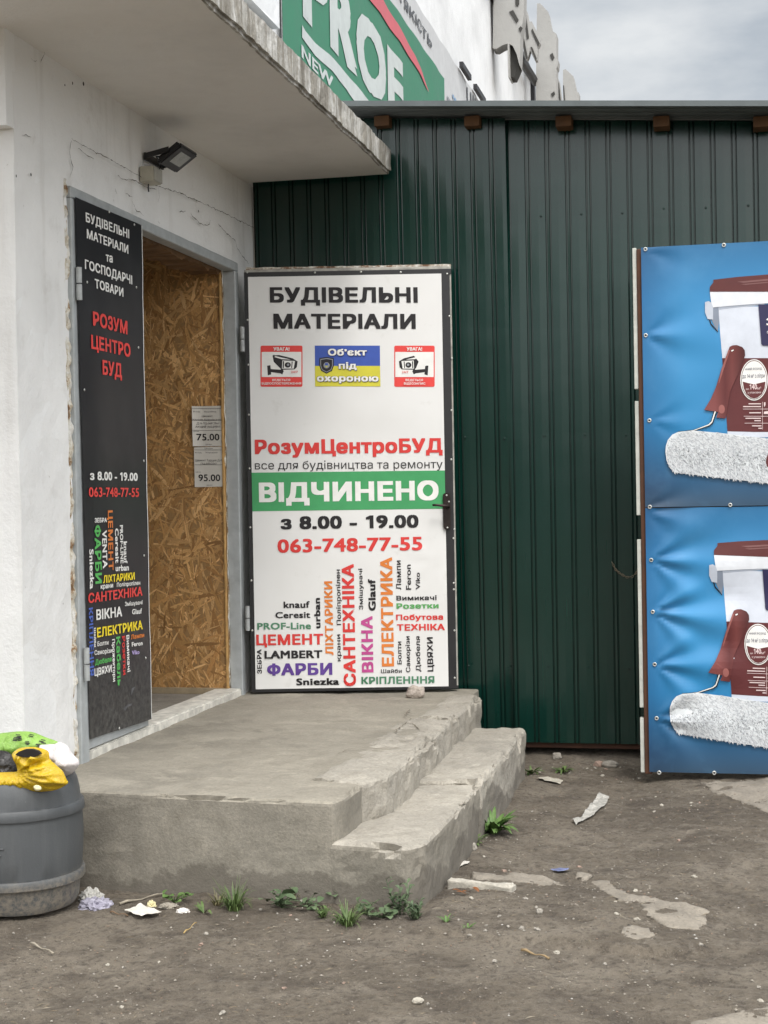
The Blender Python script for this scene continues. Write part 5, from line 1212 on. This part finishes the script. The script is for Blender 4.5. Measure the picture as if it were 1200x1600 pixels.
crumpled('crumpled_wrapper', 'dull crumpled wrapper under the leafy weed near the flyer', 264, 1418, (.030, .018, .012), 15, plain('dull_wrap', '8b8478', .5, .2, 30), 'litter')
M_WOOD = plain('grey_stick', '8f8778', .8, .25, 40, .3)
def stick(label, a, b, r, mat=None, h=.004):
    pa, pb = G(*a)+Vector((0, 0, r+h)), G(*b)+Vector((0, 0, r+h)); bm = bmesh.new(); pts = [pa.lerp(pb, k/6)+Vector((0, 0, .003*math.sin(k*1.7))) for k in range(7)]
    tube(bm, pts, [r*(.7+.3*math.sin(1+k)) for k in range(7)], 7); tag(obj('stick', bm, mat or M_WOOD, None, True, loc=tuple(pa)), label, 'stick')
stick('grey wooden stick leaning on the dirt behind the white flyer', (187, 1413), (256, 1395), .0045)
stick('pale lolly stick on the dirt below the barrel', (48, 1470), (83, 1486), .004)
stick('brown splinter of wood on the foreground dirt below the old paving', (815, 1483), (858, 1495), .0045, plain('brown_wood', '8a7657', .8, .25, 40))
stick('thin straw lying before the grass tuft', (287, 1458), (307, 1443), .0022, plain('straw', 'a88f5c', .8, .2, 40))
stick('brown twig poking out beside the flyer', (172, 1427), (200, 1429), .003, plain('twig_brown', '6a5540', .8, .2, 40))
M_CLEAR = plain('clear_plastic', 'a9a69f', .25, .12, 20, Specular_IOR_Level=.7)
zr = lambda pts: z6((600, 1060), .5, pts)
flat_litter('plastic_wrapper', 'long clear twisted plastic wrapper on the dirt before the shed', 'wrapper', zr([(588, 418), (612, 410), (655, 358), (672, 338), (706, 345), (690, 372), (650, 402), (620, 420), (600, 430)]), M_CLEAR, .005, .010, 9)
flat_litter('wrapper', 'small blue and white wrapper on the dirt above the old paving', 'wrapper', zr([(520, 568), (560, 572), (583, 575), (575, 585), (545, 588)]), plain('blue_wrap', '6a7194', .4, .4, 60), .005, .008, 20)
flat_litter('paper_scrap', 'white paper scrap on the dirt beside the step', 'paper', zr([(218, 574), (240, 565), (268, 566), (262, 574), (228, 580)]), M_PAPER, .004, .006, 20)
flat_litter('plaster_chip', 'pale flat plaster chip on the dirt near the end of the step', 'rubble', zr([(478, 296), (520, 293), (560, 298), (552, 308), (500, 305)]), M_PALE, .008, .004, 20)
# fallen leaves
M_LEAFD = plain('dry_leaf', '7a4a24', .7, .3, 30)
def leaf_blade(bm, p, d, up, L_, w, curl, fold=.25, n=6, tipw=.0):
    side = d.cross(up).normalized(); rows = []
    for k in range(n+1):
        q = k/n; ww = w*math.sin(PI*min(1, q*.92+.06))**.8 if tipw == 0 else w*(1-q)**.7
        c = p + d*(L_*q*(1-.25*curl*q)) + up*(L_*(.5*curl*0 + (q*(.55) - curl*q*q*.75)))
        rows.append((bm.verts.new(c-side*ww+up*ww*fold), bm.verts.new(c), bm.verts.new(c+side*ww+up*ww*fold)))
    for A, B in zip(rows, rows[1:]):
        for i in (0, 1): bm.faces.new((A[i], A[i+1], B[i+1], B[i]))
for i, (u, v) in enumerate(((722, 1398), (735, 1401), (748, 1399), (729, 1404))):
    p = G(u, v); bm = bmesh.new(); a = random.uniform(0, 6.28); leaf_blade(bm, p+Vector((0, 0, .004)), Vector((math.cos(a), math.sin(a), 0)), Vector((0, 0, 1)), .035, .008, .4)
    tag(obj('dry_leaf', bm, M_LEAFD, None, False, loc=tuple(p)), 'dry brown leaf in the litter below the broken kerb piece', 'leaf', 'dry leaves by the step')
# loose chips: individuals
chips = []
chip_px = [(168, 1500), (80, 1493), (70, 1474), (21, 1452), (183, 1489), (192, 1501), (146, 1513), (248, 1496), (314, 1470), (322, 1456), (311, 1479), (367, 1465), (423, 1497), (522, 1442), (190, 1565), (214, 1563), (250, 1571), (80, 1588), (348, 1582), (332, 1567), (444, 1540), (537, 1533), (552, 1506), (601, 1420), (660, 1473), (668, 1564), (760, 1450), (773, 1500), (740, 1497), (904, 1478), (870, 1482), (820, 1510), (945, 1498), (1012, 1532), (1010, 1510), (1050, 1500), (1095, 1478), (1100, 1540), (1185, 1533), (1188, 1558), (993, 1394), (1085, 1365), (1170, 1372), (1010, 1378), (880, 1295), (960, 1337), (905, 1343), (808, 1303), (831, 1260), (920, 1245), (985, 1235), (1003, 1250), (795, 1236), (760, 1300), (860, 1210), (893, 1205), (940, 1207), (970, 1207), (905, 1185), (845, 1195), (925, 1192), (990, 1189), (1105, 1290), (1060, 1305), (1120, 1300), (840, 1460), (1180, 1440), (700, 1430), (560, 1465), (480, 1500), (60, 1540), (130, 1555)]
rr = random.Random(4)
chip_px += [(rr.uniform(835, 1010), rr.uniform(1182, 1206)) for _ in range(34)] + [(rr.uniform(684, 800), 1345-(k_-684)*.9+rr.uniform(-8, 22)) for k_ in [684+3.4*i for i in range(30)]] + [(rr.uniform(1000, 1100), rr.uniform(1225, 1262)) for _ in range(14)] + [(rr.uniform(130, 640), rr.uniform(1405, 1450)) for _ in range(30)] + [(rr.uniform(680, 1000), rr.uniform(1400, 1470)) for _ in range(24)]
cm = [M_PALE, M_STONE, M_PALE, M_STONE, M_BRICK]
protos = []
for i in range(5):
    bm = bmesh.new(); bmesh.ops.create_icosphere(bm, subdivisions=2, radius=1)
    for v in bm.verts: d = v.co.normalized(); q = d*(.8+.5*fbm(d+Vector((i*3, 0, 0)), 1.4, 3)); v.co = Vector((q.x*.009, q.y*.007, q.z*.005))
    protos.append(bm)
meshes = []
for i, bm in enumerate(protos):
    me_ = bpy.data.meshes.new('stone_chip'); bm.to_mesh(me_); bm.free(); me_.materials.append(cm[i]); meshes.append(me_)
src = bpy.data.objects.new('stone_chip', meshes[0])
for i, (u, v) in enumerate(chip_px):
    o = src if i == 0 else src.copy(); o.data = meshes[random.choice((0, 1, 1, 3, 3, 4, 2))]; COL.objects.link(o); p = G(u, v); s = random.choice((.35, .45, .55, .7, .9, 1.25))
    o.location = p + Vector((0, 0, .002)); o.rotation_euler = (random.uniform(-.3, .3), random.uniform(-.3, .3), random.uniform(0, 6.28)); o.scale = (s, s, s)
    tag(o, 'small loose stone chip lying on the bare dirt', 'stone chip', 'loose chips on the dirt')
# fine grit: nobody could count it
bm = bmesh.new(); rnd = random.Random(21); cl = bm.loops.layers.float_color.new('Col')
for _ in range(9000):
    x, y = rnd.uniform(-2.4, 1.4), 3.3+4.1*rnd.random()**1.3
    if x < -.9 and 4.45 < y < 7.4: continue
    if x < -1.85 and y > 4.25: continue
    s = rnd.uniform(.0012, .0048)*(1.4 if rnd.random() < .08 else 1); z = ground_z(x, y)+s*.3; vs_ = [bm.verts.new((x+s*a*rnd.uniform(.5, 1.3), y+s*b*rnd.uniform(.5, 1.3), z+s*c*.7)) for a, b, c in ((1, 0, 0), (0, 1, 0), (-1, 0, 0), (0, -1, 0), (0, 0, 1))]
    c = rnd.choice([(.30, .27, .22), (.20, .175, .14), (.12, .10, .08), (.27, .24, .20), (.09, .075, .06), (.22, .16, .115), (.24, .21, .175)] if rnd.random() < .985 else [(.42, .40, .36)])
    for i in range(4):
        f = bm.faces.new((vs_[i], vs_[(i+1) % 4], vs_[4]))
        for l in f.loops: l[cl] = (*c, 1)
o = obj('gravel', bm, m_attr('grit_stone', .9), None); tag(o, 'fine grit and specks scattered over the bare dirt', 'gravel', None, 'stuff')
bm = bmesh.new(); rnd = random.Random(33); cl = bm.loops.layers.float_color.new('Col')
for _ in range(2600):                           # shreds of dead grass trodden into the dirt
    x, y = rnd.uniform(-2.4, 1.4), 3.3+3.9*rnd.random()**1.4
    if x < -.9 and 4.45 < y < 7.4: continue
    if x < -1.85 and y > 4.25: continue
    a = rnd.uniform(0, 6.28); l_ = rnd.uniform(.004, .02); w_ = rnd.uniform(.0004, .0012); dx, dy = math.cos(a)*l_, math.sin(a)*l_; z = ground_z(x, y)+.003
    ps = [(x-dx-dy*w_/l_, y-dy+dx*w_/l_, z), (x+dy*w_/l_, y-dx*w_/l_, z+.002), (x+dx, y+dy, z+.001), (x-dy*w_/l_, y+dx*w_/l_, z+.003)]
    f = bm.faces.new([bm.verts.new(p) for p in ps]); c = rnd.choice([(.22, .18, .12), (.12, .09, .06), (.30, .26, .19), (.08, .06, .045), (.17, .13, .08)])
    for l in f.loops: l[cl] = (*c, 1)
o = obj('dead_grass', bm, MATS['grit_stone'], None); tag(o, 'shreds of dead grass trodden into the bare dirt', 'dead grass', None, 'stuff')
# ------------------------------------------------------------------ weeds
def m_leaf(name, a, b):
    t = NT(name); co = t.co(); n = t.noise(co, 30, 4, .6); t.set(t.ramp(n, [(.3, a), (.7, b)]), .5, Specular_IOR_Level=.35); t.b.inputs['Subsurface Weight'].default_value = .0; t.bump(t.noise(co, 140, 3, .6), .3, .003); return t.m
M_GRASS = m_leaf('grass_green', (.045, .085, .022), (.12, .17, .055)); M_BROAD = m_leaf('broad_leaf_green', (.055, .092, .045), (.115, .155, .080)); M_FRESH = m_leaf('fresh_leaf_green', (.06, .13, .03), (.13, .21, .06))
M_DULL = m_leaf('dull_grass', (.10, .10, .045), (.20, .17, .09))
def weed(label, u, v, kind, R_, n, seed, mat, hgt=1.0):
    rnd = random.Random(seed); p = G(u, v); bm = bmesh.new(); R_ *= 1.02 if label.startswith(('spiky', 'arching', 'round', 'leafy')) else 1
    for i in range(n):
        a = rnd.uniform(0, 2*PI); d = Vector((math.cos(a), math.sin(a), 0)); up = Vector((0, 0, 1)); off = d*rnd.uniform(0, R_*.25)
        if kind == 'grass':
            dd = (d*rnd.uniform(.35, 1.1)+up*rnd.uniform(.4, 1.2)*hgt).normalized(); leaf_blade(bm, p+off, dd, (up-dd*dd.z*.3).normalized(), R_*rnd.uniform(.6, 1.25), .0022*rnd.uniform(.7, 1.6), rnd.uniform(.3, 1.3), .3, 6, 1)
        elif kind == 'rosette':
            dd = (d + up*rnd.uniform(.2, .9)*hgt).normalized(); leaf_blade(bm, p+off*.5, dd, (up-dd*dd.z*.5).normalized(), R_*rnd.uniform(.6, 1.15), R_*rnd.uniform(.055, .11), rnd.uniform(.3, 1.1), .3, 7)
        elif kind == 'broad':
            c = p + d*rnd.uniform(.1, 1)*R_; h_ = rnd.uniform(.1, .75)*R_*hgt; tip = c+up*h_
            tube(bm, [p, p.lerp(tip, .5)+up*h_*.3, tip], .0012, 5); e = rnd.uniform(0, 6.28); dd = (Vector((math.cos(e), math.sin(e), 0))+up*rnd.uniform(-.25, .35)).normalized()
            leaf_blade(bm, tip, dd, (up+d*.3).normalized(), R_*rnd.uniform(.35, .62), R_*rnd.uniform(.14, .24), rnd.uniform(.2, .9), .2, 6)
        else:                                   # 'stem': upright stalk with small leaves
            tip = p+off*1.5+Vector((rnd.uniform(-.3, .3), rnd.uniform(-.3, .3), 1))*R_*rnd.uniform(.5, 1.1)*hgt; base = p+off; tube(bm, [base, base.lerp(tip, .5), tip], .0011, 5)
            for k in range(7):
                q = base.lerp(tip, (k+1)/7); e = rnd.uniform(0, 6.28); dd = Vector((math.cos(e), math.sin(e), rnd.uniform(0, .6))).normalized(); leaf_blade(bm, q, dd, up, R_*.28, R_*.055, .6, .3, 4)
    o = obj('weed', bm, mat, None, True, loc=tuple(p)); tag(o, label, 'weed', 'weeds around the platform'); return o
weed('leafy weed at the platform foot right of the flyer', 272, 1410, 'broad', .055, 13, 1, M_FRESH, .8)
weed('small flat weed between the leafy weed and the grass tuft', 318, 1426, 'rosette', .05, 8, 2, M_GRASS, .5)
weed('spiky grass tuft at the middle of the platform foot', 366, 1420, 'grass', .09, 90, 3, M_GRASS)
weed('round-leaved weed patch right of the spiky grass tuft', 440, 1420, 'broad', .075, 20, 4, M_BROAD, .8)
weed('low round-leaved weed in the middle of the platform foot row', 480, 1417, 'broad', .06, 12, 5, M_BROAD, .7)
weed('small round-leaved weed against the plinth between two larger patches', 520, 1405, 'broad', .05, 12, 6, M_BROAD, .9)
weed('arching grass tuft in front of the round-leaved weeds', 543, 1442, 'grass', .09, 75, 7, M_GRASS, .7)
weed('round-leaved weed patch left of the platform corner', 572, 1425, 'broad', .06, 13, 8, M_BROAD, .8)
weed('taller stemmed weed at the front corner of the step', 625, 1428, 'stem', .10, 8, 9, M_BROAD)
weed('grey-green grassy weed just right of the step corner', 650, 1436, 'stem', .07, 14, 10, M_BROAD, .7)
weed('thin sprawling weed behind the arching grass tuft', 505, 1432, 'stem', .06, 10, 21, M_GRASS, .5)
weed('low round-leaved weed between the tall stems and the step corner', 598, 1430, 'broad', .06, 16, 22, M_BROAD, .7)
weed('sparse dull grass beside the small flat weed', 340, 1416, 'grass', .06, 26, 23, M_DULL, .7)
weed('sparse dull grass at the plinth between the round-leaved weeds', 460, 1404, 'grass', .06, 26, 24, M_DULL, .8)
weed('tiny seedling right of the step corner weeds', 697, 1447, 'rosette', .035, 8, 11, M_FRESH, .8)
weed('tiny seedling farthest right on the foreground dirt', 731, 1454, 'rosette', .035, 7, 12, M_FRESH, .5)
weed('bright bushy weed growing against the side of the step', 770, 1293, 'rosette', .12, 70, 13, M_FRESH, .95)
weed('low dark weed at the foot of the bushy weed beside the step', 738, 1312, 'rosette', .07, 14, 14, M_GRASS, .4)
weed('low weed at the far end of the step near the shed', 830, 1200, 'rosette', .08, 16, 15, M_GRASS, .5)
weed('low creeping weed at the foot of the green shed', 880, 1195, 'rosette', .085, 16, 16, M_GRASS, .4)
# blobs of foam and old fixing holes on the plinth face
M_FOAM = plain('foam_yellow', 'c4b988', .7, .1, 40)
for u, v, r in ((268, 1246, .008), (269, 1253, .006)):
    q = ony(u, v, 4.745); bm = bmesh.new(); bmesh.ops.create_icosphere(bm, subdivisions=2, radius=r); rough(bm, .002, 200)
    bmesh.ops.translate(bm, verts=bm.verts, vec=q); obj('foam_blob', bm, M_FOAM, porch, True)
for u, v, r in ((234, 1247, .005), (235, 1253, .006), (234, 1260, .005), (230, 1268, .004), (236, 1268, .004)):
    q = ony(u, v, 4.742); bm = bmesh.new(); bmesh.ops.create_icosphere(bm, subdivisions=2, radius=r); bmesh.ops.scale(bm, verts=bm.verts, vec=(1, .5, 1.5))
    bmesh.ops.translate(bm, verts=bm.verts, vec=q); obj('fixing_hole', bm, MATS['hole_dark'], porch, True)
q = ony(58, 1231, BY-.19); bm = bmesh.new(); bmesh.ops.create_icosphere(bm, subdivisions=3, radius=.011)
for v in bm.verts: v.co = Vector((v.co.x*1.2, v.co.y*.7, v.co.z*.8))*(1+.3*fbm(v.co, 60, 2)) + q
o = obj('food_scrap', bm, MATS['cream_waste'], None, True, loc=tuple(q)); tag(o, 'small cream scrap stuck on the front rim of the barrel', 'litter')
# unseen bank added behind the camera so the shed's paint mirrors dark low down
bm = bmesh.new(); rows = []
for i in range(81):
    a = PI + PI*i/80; r = 46; x, y = r*math.cos(a)*1.5, r*math.sin(a); rows.append([bm.verts.new((x, y, -.3)), bm.verts.new((x*1.02, y*1.02, 6.0+1.8*fbm((x, y, 0), .15, 3))), bm.verts.new((x*1.5, y*1.5, 6.4))])
for A, B in zip(rows, rows[1:]):
    for k in (0, 1): bm.faces.new((A[k], B[k], B[k+1], A[k+1]))
o = obj('unseen_bank', bm, m_leaf('unseen_bank_green', (.02, .03, .016), (.035, .045, .025)), None, True); o['kind'] = 'structure'
